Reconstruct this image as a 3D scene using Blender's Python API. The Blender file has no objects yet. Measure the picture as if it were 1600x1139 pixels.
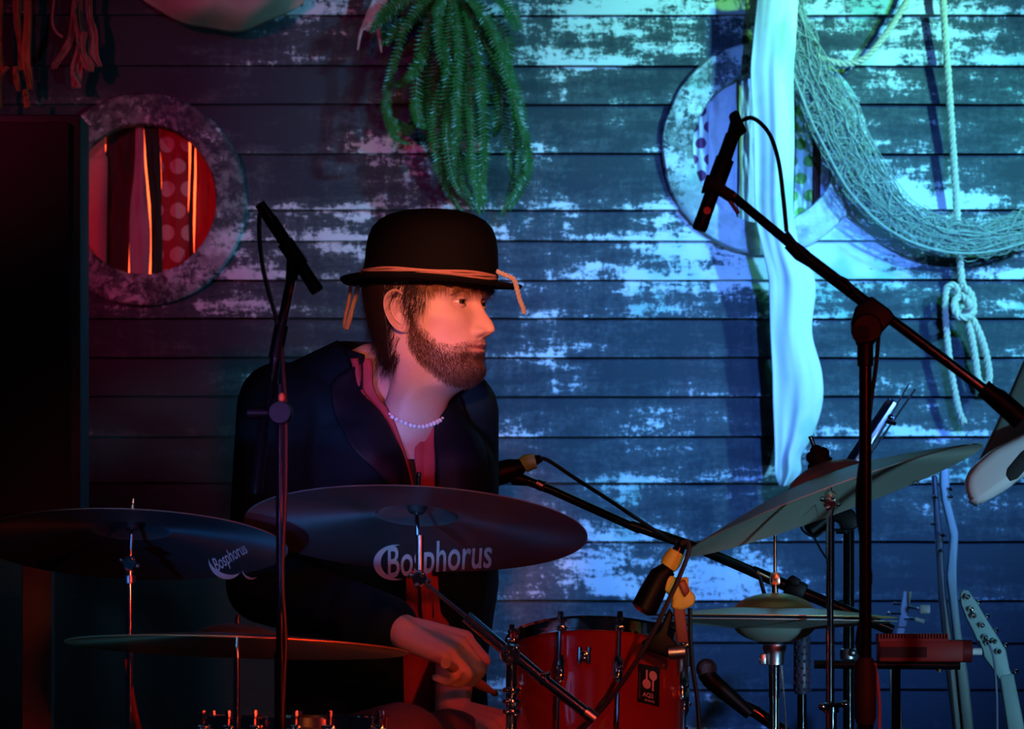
import bpy, bmesh, math, random
import numpy as np
from mathutils import Vector, Matrix
from mathutils.bvhtree import BVHTree
from mathutils import noise as mnoise

random.seed(7)
rng = np.random.default_rng(7)
SC = bpy.context.scene
COL = SC.collection
PI = math.pi
R = math.radians

# ------------------------------------------------------------------ camera
FPX, HY, HC, CY = 6000.0, 950.0, 0.85, -6.0      # focal length in px, horizon row, camera height, camera y
cam_d = bpy.data.cameras.new('camera')
cam = bpy.data.objects.new('camera', cam_d)
COL.objects.link(cam)
cam.location = (0, CY, HC)
cam.rotation_euler = (R(90), 0, 0)
cam_d.sensor_width = 36.0
cam_d.lens = 36.0 * FPX / 1600.0
cam_d.shift_y = (HY - 569.5) / 1600.0
cam_d.clip_end = 100
cam_d.dof.use_dof = True
cam_d.dof.focus_distance = 6.0
cam_d.dof.aperture_fstop = 10.0
SC.camera = cam

def P(px, py, y=0.0):
    D = y - CY
    return Vector(((px - 800) * D / FPX, y, HC + (HY - py) * D / FPX))
def S(y=0.0):
    return (y - CY) / FPX

# ------------------------------------------------------------------ world, stage lights, exposure
w = bpy.data.worlds.new('dark_room'); SC.world = w; w.use_nodes = True
w.node_tree.nodes['Background'].inputs[0].default_value = (0.02, 0.05, 0.12, 1)
w.node_tree.nodes['Background'].inputs[1].default_value = 0.03
SC.view_settings.view_transform = 'Standard'
SC.view_settings.look = 'None'
SC.view_settings.gamma = 1.0
SC.view_settings.exposure = 0.0
SC.view_settings.use_curve_mapping = False

def spot(name, loc, target, color, watts, cone=30, blend=0.6, radius=0.08):
    d = bpy.data.lights.new(name, 'SPOT'); d.color = color; d.energy = watts
    d.spot_size = R(cone); d.spot_blend = blend; d.shadow_soft_size = radius
    o = bpy.data.objects.new(name, d); COL.objects.link(o)
    o.location = loc
    o.rotation_euler = (Vector(target) - Vector(loc)).to_track_quat('-Z', 'Y').to_euler()
    return o
WY = 2.0
spot('stage_light_cyan', (3.6, -1.6, 3.2), P(1440, 150, WY), (0.14, 0.58, 1.0), 1650, 27, 1.0, 0.10)
spot('stage_light_blue', (1.6, -3.4, 3.3), P(1210, 650, WY), (0.07, 0.24, 1.0), 1800, 18.5, 1.0, 0.06)
spot('stage_light_violet', (-0.6, -3.0, 3.4), P(660, 240, WY), (0.32, 0.07, 0.85), 95, 16, 1.0, 0.06)
spot('stage_light_magenta', (-2.4, -2.2, 2.6), P(380, 330, WY), (1.0, 0.05, 0.22), 200, 19, 1.0, 0.06)
spot('stage_light_green', (2.2, 0.2, 3.1), P(1225, 20, WY), (0.22, 1.0, 0.15), 280, 20, 1.0, 0.06)
spot('stage_light_green_net', (2.2, 0.2, 3.1), P(1540, 340, WY), (0.1, 1.0, 0.30), 170, 20, 1.0, 0.06)
spot('stage_light_green_fern', (0.1, 0.1, 3.2), P(700, 40, WY - .1), (0.10, 1.0, 0.08), 11, 20, 1.0, 0.06)
spot('stage_light_face', (-0.10, -4.0, 2.0), P(706, 480, 0), (1.0, 0.27, 0.14), 820, 5.1, 0.9, 0.04)
spot('stage_light_red', (1.3, -4.0, 1.60), P(800, 1090, -.3), (1.0, 0.035, 0.006), 160, 21, 0.8, 0.10)
spot('stage_light_amber', (0.2, -3.4, 1.2), P(1050, 915, -.28), (1.0, 0.62, 0.20), 55, 5, 0.8, 0.05)
spot('stage_light_amber_low', (0.9, -4.2, 0.45), P(600, 1045, -.6), (1.0, 0.20, 0.03), 60, 8, 0.8, 0.05)
spot('stage_light_red_left', (1.7, -3.0, 0.95), P(400, 900, -.9), (1.0, 0.05, 0.02), 60, 15, 0.8, 0.05)
spot('stage_light_fill', (-0.9, -4.2, 0.8), P(640, 655, 0), (0.42, 0.22, 1.0), 470, 5, 0.8, 0.10)
spot('stage_light_teal', (-1.2, -3.0, 0.52), P(530, 800, -.55), (0.04, 0.38, 1.0), 190, 6.5, 0.8, 0.04)
spot('stage_light_teal_right', (1.2, -3.0, 0.52), P(800, 800, -.5), (0.04, 0.34, 1.0), 90, 6, 0.8, 0.04)
spot('stage_light_teal_left', (-1.2, -3.0, 0.50), P(330, 840, -.46), (0.04, 0.30, 1.0), 130, 7, 0.8, 0.04)
spot('stage_light_cool_low', (2.6, -3.4, 0.35), P(1462, 820, .2), (0.28, 0.70, 1.0), 300, 20, 1.0, 0.08)

# point lights added only to make the chrome sparkle
for k, (x_, z_, c_, e_) in enumerate([(-1.6, 2.4, (1.0, 0.35, 0.20), 5), (-0.5, 2.5, (0.30, 0.45, 1.0), 6), (0.6, 2.4, (1.0, 0.40, 0.22), 5), (1.7, 2.3, (0.35, 0.55, 1.0), 6),
                                      (-1.1, 0.25, (0.25, 0.45, 1.0), 3), (0.2, 0.22, (1.0, 0.25, 0.12), 3), (1.9, 0.25, (1.0, 0.30, 0.15), 4)]):
    d_ = bpy.data.lights.new('sparkle_light', 'POINT'); d_.color = c_; d_.energy = e_ * 0.6; d_.shadow_soft_size = 0.035
    o_ = bpy.data.objects.new('sparkle_light', d_); COL.objects.link(o_); o_.location = (x_, -3.4, z_)

# ------------------------------------------------------------------ materials
def mat(name, col, rough=0.6, metal=0.0, var=0.15, scale=40, bump=0.0, emis=None, es=0.0, trans=0.0, sss=0.0, sheen=0.0, coat=0.0, spec=0.5):
    m = bpy.data.materials.new(name); m.use_nodes = True
    nt = m.node_tree; b = nt.nodes['Principled BSDF']
    b.inputs['Roughness'].default_value = rough
    b.inputs['Metallic'].default_value = metal
    b.inputs['Specular IOR Level'].default_value = spec
    b.inputs['Coat Weight'].default_value = coat
    if sheen: b.inputs['Sheen Weight'].default_value = sheen
    if sss:
        b.inputs['Subsurface Weight'].default_value = sss
        b.inputs['Subsurface Radius'].default_value = (0.012, 0.005, 0.003)
        b.inputs['Subsurface Scale'].default_value = 0.6
    tc = nt.nodes.new('ShaderNodeTexCoord')
    n = nt.nodes.new('ShaderNodeTexNoise'); n.inputs['Scale'].default_value = scale; n.inputs['Detail'].default_value = 5
    nt.links.new(tc.outputs['Object'], n.inputs['Vector'])
    mx = nt.nodes.new('ShaderNodeMix'); mx.data_type = 'RGBA'
    c = Vector(col[:3])
    mx.inputs[6].default_value = (*(c * (1 - var)), 1); mx.inputs[7].default_value = (*[min(1, v) for v in c * (1 + var)], 1)
    nt.links.new(n.outputs['Fac'], mx.inputs[0])
    nt.links.new(mx.outputs[2], b.inputs['Base Color'])
    if bump:
        bp = nt.nodes.new('ShaderNodeBump'); bp.inputs['Strength'].default_value = bump; bp.inputs['Distance'].default_value = 0.002
        nt.links.new(n.outputs['Fac'], bp.inputs['Height']); nt.links.new(bp.outputs[0], b.inputs['Normal'])
    if emis:
        b.inputs['Emission Color'].default_value = (*emis, 1); b.inputs['Emission Strength'].default_value = es
    if trans:
        tr = nt.nodes.new('ShaderNodeBsdfTranslucent'); nt.links.new(mx.outputs[2], tr.inputs[0])
        ms = nt.nodes.new('ShaderNodeMixShader'); ms.inputs[0].default_value = trans
        out = nt.nodes['Material Output']
        nt.links.new(b.outputs[0], ms.inputs[1]); nt.links.new(tr.outputs[0], ms.inputs[2]); nt.links.new(ms.outputs[0], out.inputs[0])
    return m

class NG:
    """tiny node-graph helper"""
    def __init__(s, m): s.nt = m.node_tree
    def n(s, t, **kw):
        x = s.nt.nodes.new(t)
        for k, v in kw.items(): setattr(x, k, v)
        return x
    def l(s, a, b): s.nt.links.new(a, b)
    def math(s, op, a, b=None, clamp=False):
        x = s.n('ShaderNodeMath', operation=op, use_clamp=clamp)
        for i, v in enumerate((a, b)):
            if v is None: continue
            if hasattr(v, 'is_linked') or hasattr(v, 'links'): s.l(v, x.inputs[i])
            else: x.inputs[i].default_value = v
        return x.outputs[0]
    def noise(s, vec, scale, sc=(1, 1, 1), detail=5, rough=0.6, off=(0, 0, 0)):
        mp = s.n('ShaderNodeMapping'); mp.inputs['Scale'].default_value = sc; mp.inputs['Location'].default_value = off
        s.l(vec, mp.inputs[0])
        x = s.n('ShaderNodeTexNoise'); x.inputs['Scale'].default_value = scale
        x.inputs['Detail'].default_value = detail; x.inputs['Roughness'].default_value = rough
        s.l(mp.outputs[0], x.inputs['Vector']); return x.outputs['Fac']
    def mix(s, f, a, b):
        x = s.n('ShaderNodeMix', data_type='RGBA')
        for i, v in ((0, f), (6, a), (7, b)):
            if isinstance(v, tuple): x.inputs[i].default_value = (*v[:3], 1)
            elif isinstance(v, (int, float)): x.inputs[i].default_value = v
            else: s.l(v, x.inputs[i])
        return x.outputs[2]
    def smooth(s, v, lo, hi):
        x = s.n('ShaderNodeMapRange', interpolation_type='SMOOTHSTEP')
        s.l(v, x.inputs[0]); x.inputs[1].default_value = lo; x.inputs[2].default_value = hi
        return x.outputs[0]

PORT = [(P(225, 313, WY), 0.150, 0.215), (P(1195, 233, WY), 0.150, 0.215)]

def paint_wall(name, ring=False):
    """weathered boards: dark slate wood with flaking whitewash"""
    m = bpy.data.materials.new(name); m.use_nodes = True
    g = NG(m); b = m.node_tree.nodes['Principled BSDF']
    geo = g.n('ShaderNodeNewGeometry').outputs['Position']
    tc = g.n('ShaderNodeTexCoord').outputs['UV']
    sep = g.n('ShaderNodeSeparateXYZ'); g.l(geo, sep.inputs[0])
    uv = g.n('ShaderNodeSeparateXYZ'); g.l(tc, uv.inputs[0])
    big = g.noise(geo, 1.0, (2.3, 1, 4.0), 3, 0.5)
    streak = g.noise(geo, 1.0, (6, 1, 26), 7, 0.66, (3, 0, 1))
    drip = g.noise(geo, 1.0, (30, 1, 8), 6, 0.66, (1, 0, 9))
    fine = g.noise(geo, 1.0, (85, 1, 95), 6, 0.75)
    grain = g.noise(geo, 1.0, (14, 1, 300), 4, 0.6, (7, 0, 2))
    if ring:
        streak = g.noise(geo, 1.0, (22, 1, 22), 7, 0.7, (3, 0, 1)); drip = g.noise(geo, 1.0, (60, 1, 60), 5, 0.6, (1, 0, 9))
    v = g.math('MULTIPLY', big, 0.85)
    v = g.math('ADD', v, g.math('MULTIPLY', streak, 0.90))
    v = g.math('ADD', v, g.math('MULTIPLY', drip, 0.42))
    v = g.math('ADD', v, g.math('MULTIPLY', fine, 0.52))
    # whitewash sits thicker along each board's lower edge and around the round windows
    if not ring:
        low = g.math('SUBTRACT', 1.0, g.smooth(uv.outputs[1], 0.0, 0.55))
        v = g.math('ADD', v, g.math('MULTIPLY', low, 0.10))
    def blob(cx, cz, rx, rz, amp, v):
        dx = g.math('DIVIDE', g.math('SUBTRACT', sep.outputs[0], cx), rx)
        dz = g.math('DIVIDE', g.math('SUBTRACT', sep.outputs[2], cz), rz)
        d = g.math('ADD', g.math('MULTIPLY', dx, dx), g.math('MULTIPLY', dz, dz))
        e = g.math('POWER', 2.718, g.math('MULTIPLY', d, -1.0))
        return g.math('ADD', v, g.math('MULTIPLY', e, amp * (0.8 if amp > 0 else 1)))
    for (px, py, rx, rz, a) in [(300, 400, .22, .16, .17), (1150, 370, .22, .11, .26), (980, 900, .28, .10, .105), (820, 890, .1, .1, .06),  # left-hand negative amounts put the unlit wall's shade into the paint
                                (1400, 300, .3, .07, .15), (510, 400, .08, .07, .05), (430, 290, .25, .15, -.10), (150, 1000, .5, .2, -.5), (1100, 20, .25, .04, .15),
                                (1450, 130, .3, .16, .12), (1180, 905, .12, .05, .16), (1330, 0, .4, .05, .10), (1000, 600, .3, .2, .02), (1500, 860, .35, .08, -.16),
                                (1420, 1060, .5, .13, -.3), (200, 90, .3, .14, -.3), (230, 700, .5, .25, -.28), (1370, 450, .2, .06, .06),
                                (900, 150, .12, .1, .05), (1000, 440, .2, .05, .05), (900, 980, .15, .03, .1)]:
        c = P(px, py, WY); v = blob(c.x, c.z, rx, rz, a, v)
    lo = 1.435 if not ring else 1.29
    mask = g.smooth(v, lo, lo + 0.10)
    thin = g.smooth(v, lo - 0.20, lo + 0.06)
    base = g.mix(grain, (0.003, 0.008, 0.013), (0.020, 0.032, 0.044))
    base = g.mix(g.noise(geo, 2.2, (1, 1, 2), 2, 0.5, (5, 0, 5)), base, (0.032, 0.048, 0.056))
    worn = g.mix(g.math('MULTIPLY', thin, 0.13), base, (0.36, 0.42, 0.42))
    pig = g.mix(g.smooth(g.noise(geo, 5.0, (1, 1, 1), 3, 0.6, (2, 0, 4)), 0.52, 0.68), (0.72, 0.76, 0.78), (0.32, 0.55, 0.48))
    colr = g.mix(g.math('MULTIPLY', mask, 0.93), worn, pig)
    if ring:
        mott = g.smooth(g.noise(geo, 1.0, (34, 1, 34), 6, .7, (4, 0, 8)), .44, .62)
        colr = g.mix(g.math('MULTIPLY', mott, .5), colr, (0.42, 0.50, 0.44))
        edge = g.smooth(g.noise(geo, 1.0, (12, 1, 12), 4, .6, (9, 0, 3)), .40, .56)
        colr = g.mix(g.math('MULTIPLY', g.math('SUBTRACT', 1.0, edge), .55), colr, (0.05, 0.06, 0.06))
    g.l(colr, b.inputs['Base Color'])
    b.inputs['Roughness'].default_value = 0.62
    b.inputs['Specular IOR Level'].default_value = 0.25
    bp = g.n('ShaderNodeBump'); bp.inputs['Strength'].default_value = 0.55; bp.inputs['Distance'].default_value = 0.003
    h = g.math('ADD', g.math('MULTIPLY', mask, 0.6), g.math('MULTIPLY', grain, 0.5))
    g.l(h, bp.inputs['Height']); g.l(bp.outputs[0], b.inputs['Normal'])
    return m

M = {}
M['plank'] = paint_wall('weathered_boards')
M['ring'] = paint_wall('painted_stone_ring', True)
M['black'] = mat('black_coated_metal', (0.004, 0.004, 0.005), 0.13, 0.0, spec=0.5)
M['matte_black'] = mat('matte_black_plastic', (0.003, 0.003, 0.004), 0.45, spec=.15)
M['chrome'] = mat('polished_chrome', (0.82, 0.82, 0.84), 0.08, 1.0, 0.03)
M['steel'] = mat('brushed_steel', (0.55, 0.55, 0.56), 0.3, 1.0, 0.08)
M['rubber'] = mat('black_rubber', (0.012, 0.012, 0.013), 0.7)
M['cable'] = mat('black_cable', (0.007, 0.007, 0.009), 0.4)
M['yellow_tape'] = mat('yellow_tape', (0.92, 0.70, 0.12), 0.5, 0, 0.2, 60)
M['green_tape'] = mat('green_tape', (0.30, 0.90, 0.15), 0.5, 0, 0.3, 120)
M['rope'] = mat('hemp_rope', (0.55, 0.52, 0.38), 0.85, 0, 0.25, 200, 0.3)
M['net'] = mat('frayed_net_fibre', (0.34, 0.40, 0.33), 0.85, 0, 0.3, 60, 0.2)
M['wood'] = mat('worn_post_wood', (0.10, 0.09, 0.07), 0.8, 0, 0.4, 25, 0.3)
M['speaker'] = mat('black_speaker_paint', (0.018, 0.016, 0.018), 0.6, 0, 0.3, 90, 0.3)
M['grille'] = mat('speaker_grille_cloth', (0.016, 0.010, 0.010), 0.8, 0, 0.4, 300, 0.5)
M['dark'] = mat('dark_niche_paint', (0.02, 0.02, 0.025), 0.8)
M['glow'] = mat('backlight_panel', (1.0, 0.3, 0.1), 0.5, emis=(1.0, 0.075, 0.018), es=5.0)
M['fern'] = mat('fern_leaf', (0.030, 0.145, 0.022), 0.34, 0, 0.55, 20, trans=0.25)
M['fern_stem'] = mat('fern_stem', (0.10, 0.16, 0.04), 0.5)
M['floor'] = mat('stage_floor', (0.012, 0.012, 0.014), 0.6, 0, 0.3, 8)
M['skin'] = None

# ------------------------------------------------------------------ mesh helpers
ORG = {}
def V3(p): return np.array([p[0], p[1], p[2]], dtype=float)
def frames(pts):
    pts = np.asarray(pts, float); n = len(pts)
    T = np.zeros_like(pts); T[1:-1] = pts[2:] - pts[:-2]; T[0] = pts[1] - pts[0]; T[-1] = pts[-1] - pts[-2]
    T /= np.maximum(np.linalg.norm(T, axis=1, keepdims=True), 1e-12)
    a = np.array([0, 0, 1.0]) if abs(T[0][2]) < 0.9 else np.array([1.0, 0, 0])
    u = np.cross(T[0], a); u /= np.linalg.norm(u)
    U = [u]
    for i in range(1, n):
        u = U[-1] - T[i] * np.dot(U[-1], T[i]); u /= max(np.linalg.norm(u), 1e-9); U.append(u)
    U = np.array(U); W = np.cross(T, U)
    return T, U, W
def smooth_path(pts, n=40):
    """Catmull-Rom through pts"""
    p = np.array([V3(q) if len(q) == 3 else q for q in pts], float)
    if len(p) < 3: return np.array([p[0] + (p[-1] - p[0]) * t for t in np.linspace(0, 1, n)])
    q = np.vstack([2 * p[0] - p[1], p, 2 * p[-1] - p[-2]])
    out = []; m = len(p) - 1
    for t in np.linspace(0, m - 1e-6, n):
        i = int(t); f = t - i; a, b, c, d = q[i], q[i + 1], q[i + 2], q[i + 3]
        out.append(0.5 * ((2 * b) + (-a + c) * f + (2 * a - 5 * b + 4 * c - d) * f * f + (-a + 3 * b - 3 * c + d) * f ** 3))
    return np.array(out)

class MB:
    def __init__(s): s.v = []; s.f = []; s.n = 0
    def add(s, v, f):
        v = np.asarray(v, float); s.v.append(v); s.f += [tuple(int(i) + s.n for i in q) for q in f]; s.n += len(v); return s
    def tube(s, pts, r, n=8, cap=True):
        pts = np.array([V3(p) for p in pts]); k = len(pts)
        r = np.full(k, r) if np.isscalar(r) else np.asarray(r, float)
        T, U, W = frames(pts)
        a = np.linspace(0, 2 * PI, n, endpoint=False)
        ring = (U[:, None, :] * np.cos(a)[None, :, None] + W[:, None, :] * np.sin(a)[None, :, None]) * r[:, None, None] + pts[:, None, :]
        f = [(i * n + j, i * n + (j + 1) % n, (i + 1) * n + (j + 1) % n, (i + 1) * n + j) for i in range(k - 1) for j in range(n)]
        if cap:
            f.append(tuple(range(n - 1, -1, -1))); f.append(tuple((k - 1) * n + j for j in range(n)))
        return s.add(ring.reshape(-1, 3), f)
    def capsule(s, a, b, ra, rb, n=16):
        a, b = V3(a), V3(b); d = b - a; L = np.linalg.norm(d); d /= max(L, 1e-9)
        pts, rs = [], []
        for t in np.linspace(0.05, 1, 5): pts.append(a - d * ra * math.cos(t * PI / 2)); rs.append(ra * math.sin(t * PI / 2))
        for t in np.linspace(1, 0.05, 5): pts.append(b + d * rb * math.cos(t * PI / 2)); rs.append(rb * math.sin(t * PI / 2))
        return s.tube(pts, rs, n)
    def lathe(s, prof, origin, axis=(0, 0, 1), n=32):
        """prof: (radius, height along axis)"""
        ax = V3(axis); ax /= np.linalg.norm(ax); o = V3(origin)
        t = np.array([1.0, 0, 0]) if abs(ax[0]) < .9 else np.array([0, 1.0, 0])
        u = t - ax * np.dot(t, ax); u /= np.linalg.norm(u); w_ = np.cross(ax, u)
        a = np.linspace(0, 2 * PI, n, endpoint=False)
        vs = []
        for r_, h in prof: vs.append(o + ax * h + r_ * (np.cos(a)[:, None] * u + np.sin(a)[:, None] * w_))
        k = len(prof)
        f = [(i * n + j, i * n + (j + 1) % n, (i + 1) * n + (j + 1) % n, (i + 1) * n + j) for i in range(k - 1) for j in range(n)]
        if prof[0][0] > 1e-6 and prof[0] != prof[-1]: f.append(tuple(range(n - 1, -1, -1)))
        if prof[-1][0] > 1e-6 and prof[0] != prof[-1]: f.append(tuple((k - 1) * n + j for j in range(n)))
        return s.add(np.vstack(vs), f)
    def ball(s, c, r, n=12, sc=(1, 1, 1)):
        c = V3(c); k = max(5, n // 2 + 1); vs = []
        for i in range(k):
            t = PI * i / (k - 1) * 0.998 + 0.003
            for j in range(n):
                p = 2 * PI * j / n
                vs.append(c + r * np.array([sc[0] * math.sin(t) * math.cos(p), sc[1] * math.sin(t) * math.sin(p), sc[2] * math.cos(t)]))
        f = [(i * n + j, i * n + (j + 1) % n, (i + 1) * n + (j + 1) % n, (i + 1) * n + j) for i in range(k - 1) for j in range(n)]
        return s.add(vs, f)
    def box(s, c, size, rot=None, bev=0.0):
        bm = bmesh.new(); bmesh.ops.create_cube(bm, size=1.0)
        for v in bm.verts: v.co = Vector((v.co.x * size[0], v.co.y * size[1], v.co.z * size[2]))
        if bev: bmesh.ops.bevel(bm, geom=list(bm.edges), offset=bev, segments=2, affect='EDGES', profile=0.5)
        if rot is not None: bmesh.ops.transform(bm, matrix=rot.to_4x4(), verts=bm.verts)
        bm.verts.index_update()
        s.add([V3(v.co) + V3(c) for v in bm.verts], [[v.index for v in f.verts] for f in bm.faces]); bm.free(); return s
    def bar(s, a, b, w_, h, bev=0.0, up=(0, 1, 0)):
        """box from a to b; w_ across, h along up"""
        a, b = Vector(a), Vector(b); d = (b - a); L = d.length; d.normalize()
        u = Vector(up); x = d.cross(u).normalized(); u = x.cross(d).normalized()
        rot = Matrix((x, u, d)).transposed()
        return s.box((a + b) / 2, (w_, h, L), rot, bev)
    def prism(s, pts2, y, th, bev=0.0):
        """polygon given in photo pixels at depth y, extruded away from the viewer by th"""
        q = [P(a, b, y) for a, b in pts2]
        bm = bmesh.new(); vs = [bm.verts.new(c) for c in q]; f = bm.faces.new(vs)
        r = bmesh.ops.extrude_face_region(bm, geom=[f])
        for e in r['geom']:
            if isinstance(e, bmesh.types.BMVert): e.co.y += th
        bmesh.ops.recalc_face_normals(bm, faces=bm.faces)
        if bev: bmesh.ops.bevel(bm, geom=list(bm.edges), offset=bev, segments=3, affect='EDGES', profile=0.5)
        bm.verts.index_update()
        s.add([V3(v.co) for v in bm.verts], [[v.index for v in f.verts] for f in bm.faces]); bm.free(); return s
    def grid(s, arr, close_u=False):
        """arr [rows, cols, 3]"""
        arr = np.asarray(arr, float); a, b = arr.shape[:2]
        f = []
        for i in range(a - 1):
            for j in range(b - 1 if not close_u else b):
                j2 = (j + 1) % b
                f.append((i * b + j, i * b + j2, (i + 1) * b + j2, (i + 1) * b + j))
        return s.add(arr.reshape(-1, 3), f)
    def arrays(s): return np.vstack(s.v), s.f
    def build(s, name, m, parent=None, origin=None, smooth=True, solid=0.0, sub=0, label=None):
        v = np.vstack(s.v)
        if parent is not None: o0 = ORG[parent.name]
        elif origin is not None: o0 = V3(origin)
        else: o0 = np.array([(v[:, 0].min() + v[:, 0].max()) / 2, (v[:, 1].min() + v[:, 1].max()) / 2, v[:, 2].min()])
        me = bpy.data.meshes.new(name); me.from_pydata((v - o0).tolist(), [], s.f); me.update()
        if smooth:
            me.polygons.foreach_set('use_smooth', [True] * len(me.polygons))
            try: me.set_sharp_from_angle(angle=R(38))
            except Exception: pass
        o = bpy.data.objects.new(name, me); COL.objects.link(o)
        if m is not None: me.materials.append(m)
        if parent is not None: o.parent = parent
        else: o.location = o0
        ORG[o.name] = o0
        if solid:
            md = o.modifiers.new('thickness', 'SOLIDIFY'); md.thickness = solid; md.offset = 0
        if sub:
            md = o.modifiers.new('smooth', 'SUBSURF'); md.levels = sub; md.render_levels = sub
        if label: o['label'] = label
        return o

def tag(o, label, cat, group=None, kind=None):
    o['label'] = label; o['category'] = cat
    if group: o['group'] = group
    if kind: o['kind'] = kind
    return o
def thing(name, loc, label, cat, group=None):
    o = bpy.data.objects.new(name, None); COL.objects.link(o); o.location = loc; o.empty_display_size = 0.05
    ORG[o.name] = V3(loc); tag(o, label, cat, group); return o
def structure(name, loc=(0, 0, 0), label=None, cat=None):
    o = bpy.data.objects.new(name, None); COL.objects.link(o); o.location = loc
    ORG[o.name] = V3(loc); o['kind'] = 'structure'
    if label: o['label'] = label
    return o
def dupe(o, parent, delta):
    c = o.copy(); COL.objects.link(c); c.parent = parent; c.location = Vector(o.location) + Vector(delta); ORG[c.name] = ORG[o.name]; return c
def tripod(t, x, y, m, zh=0.42, r=0.20, leg='leg', a0=0.3):
    for k in range(3):
        a = a0 + k * 2 * PI / 3
        MB().tube([(x + .012 * math.cos(a), y + .012 * math.sin(a), zh), (x + r * math.cos(a), y + r * math.sin(a), 0.008)], 0.008, 8).build(leg, m, t)

# ------------------------------------------------------------------ setting: floor, boarded wall
fl = MB().box((0, -0.5, -0.025), (6.4, 6.0, 0.05)).build('floor', M['floor'], smooth=False); fl['kind'] = 'structure'
wall = structure('wall_back', (0, WY, 0), 'weathered dark wooden boards with flaking whitewash behind the stage')
seams = [-230, -150, -62, 24, 103, 163, 240, 328, 376, 437, 497, 558, 619, 682, 754, 845, 937, 1003, 1076, 1150, 1235, 1320, 1410, 1500, 1587]
def plank(py0, py1, seed):
    z1, z0 = P(0, py0, WY).z, P(0, py1, WY).z
    if z0 < 0.01: z0 = 0.0
    mb = MB(); uvs = []
    X0, X1 = -2.6, 2.6
    cuts = [(c.x, c.z, r_) for c, ri, ro in PORT for r_ in [(ri + ro) / 2] if not (z0 > c.z + r_ or z1 < c.z - r_)]
    pieces = []
    edges = [X0] + [c[0] for c in sorted(cuts)] + [X1]
    cs = sorted(cuts)
    for i in range(len(edges) - 1):
        L = cs[i - 1] if i > 0 else None; Rr = cs[i] if i < len(cs) else None
        pieces.append((edges[i], edges[i + 1], L, Rr))
    nz = 7
    for xa, xb, L, Rr in pieces:
        nx = max(6, int((xb - xa) / 0.11))
        rows = []
        for k in range(nz + 1):
            t = k / nz; z = z0 + (z1 - z0) * t
            a, b = xa, xb
            if L and abs(z - L[1]) < L[2]: a = L[0] + math.sqrt(L[2] ** 2 - (z - L[1]) ** 2)
            if Rr and abs(z - Rr[1]) < Rr[2]: b = Rr[0] - math.sqrt(Rr[2] ** 2 - (z - Rr[1]) ** 2)
            row = []
            for j in range(nx + 1):
                x = a + (b - a) * j / nx
                wob = 0.0016 * mnoise.noise(Vector((x * 3.1, seed * 7.3, 0))) + 0.0010 * mnoise.noise(Vector((x * 13, seed * 3.3, 5)))
                yy = WY - 0.012 * (1 - t) + 0.002 * mnoise.noise(Vector((x * 2, seed, 3)))
                zz = z + (wob if k == 0 else 0)
                row.append((x, yy, zz))
            rows.append(row)
        front = np.array(rows)
        back = front.copy(); back[:, :, 1] = WY + 0.012
        mb.grid(front)
        mb.grid(np.stack([back[0], front[0]])); mb.grid(np.stack([front[-1], back[-1]]))
        mb.grid(np.stack([front[:, 0], back[:, 0]])); mb.grid(np.stack([back[:, -1], front[:, -1]]))
    o = mb.build('plank', M['plank'], wall, smooth=False)
    me = o.data; uvl = me.uv_layers.new(name='UVMap')
    z = np.array([v.co.z for v in me.vertices]); x = np.array([v.co.x for v in me.vertices])
    li = np.zeros(len(me.loops), int); me.loops.foreach_get('vertex_index', li)
    uv = np.stack([x[li], (z[li] - z0) / max(1e-4, z1 - z0)], 1); uvl.data.foreach_set('uv', uv.ravel())
    return o
for i in range(len(seams) - 1): plank(seams[i], seams[i + 1], i)
# structural sheathing behind the boards (with the two window openings left free)
MB().box((0, WY + 0.30, 1.25), (5.2, 0.03, 2.5)).build('backing_board', M['dark'], wall, smooth=False)

# ------------------------------------------------------------------ round windows
def porthole(name, i, glow, label):
    c, ri, ro = PORT[i]
    w_ = structure(name, (c.x, WY, c.z), label)
    # rough plastered ring around the opening
    mb = MB(); an = np.linspace(0, 2 * PI, 97)[:-1]
    sec = [(ri, -0.004), (ri + .003, -0.020), (ri + .010, -0.022), (ri + .024, -0.0205), (ri + .040, -0.021), (ro - .012, -0.020), (ro - .004, -0.0185), (ro, -0.014), (ro + .001, 0.0), (ri, 0.0)]
    arr = []
    for r_, dy in sec + [sec[0]]:
        arr.append([[c.x + (r_ + (.004 if r_ > ri + .03 else .0015) * mnoise.noise(Vector((math.cos(a) * 3, math.sin(a) * 3, i)))) * math.cos(a),
                     WY + dy - .004 + (.004 * mnoise.noise(Vector((math.cos(a) * r_ * 45, math.sin(a) * r_ * 45, i))) if dy < -.015 else 0), c.z + r_ * 1.03 * math.sin(a)] for a in an])
    mb.grid(arr, close_u=True)
    mb.build('ring_frame', M['ring'], w_)
    prof = []
    rm = (ri + ro) / 2 - 0.004
    mb = MB().lathe([(rm, 0.0), (rm, 0.24), (rm + .006, 0.24), (rm + .006, 0.0), (rm, 0.0)], (c.x, WY - 0.005, c.z), (0, 1, 0), 48)
    mb.build('niche_wall', M['dark'], w_)
    MB().lathe([(rm + .006, 0.0), (rm + .006, 0.008)], (c.x, WY + 0.235, c.z), (0, 1, 0), 48).build('back_panel', M['glow'] if glow else M['dark'], w_)
    return w_
porthole('window_1', 0, True, 'left round window with a rough painted plaster ring, glowing orange from behind')
porthole('window_2', 1, False, 'right round window with a pale rough painted plaster ring')

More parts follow.
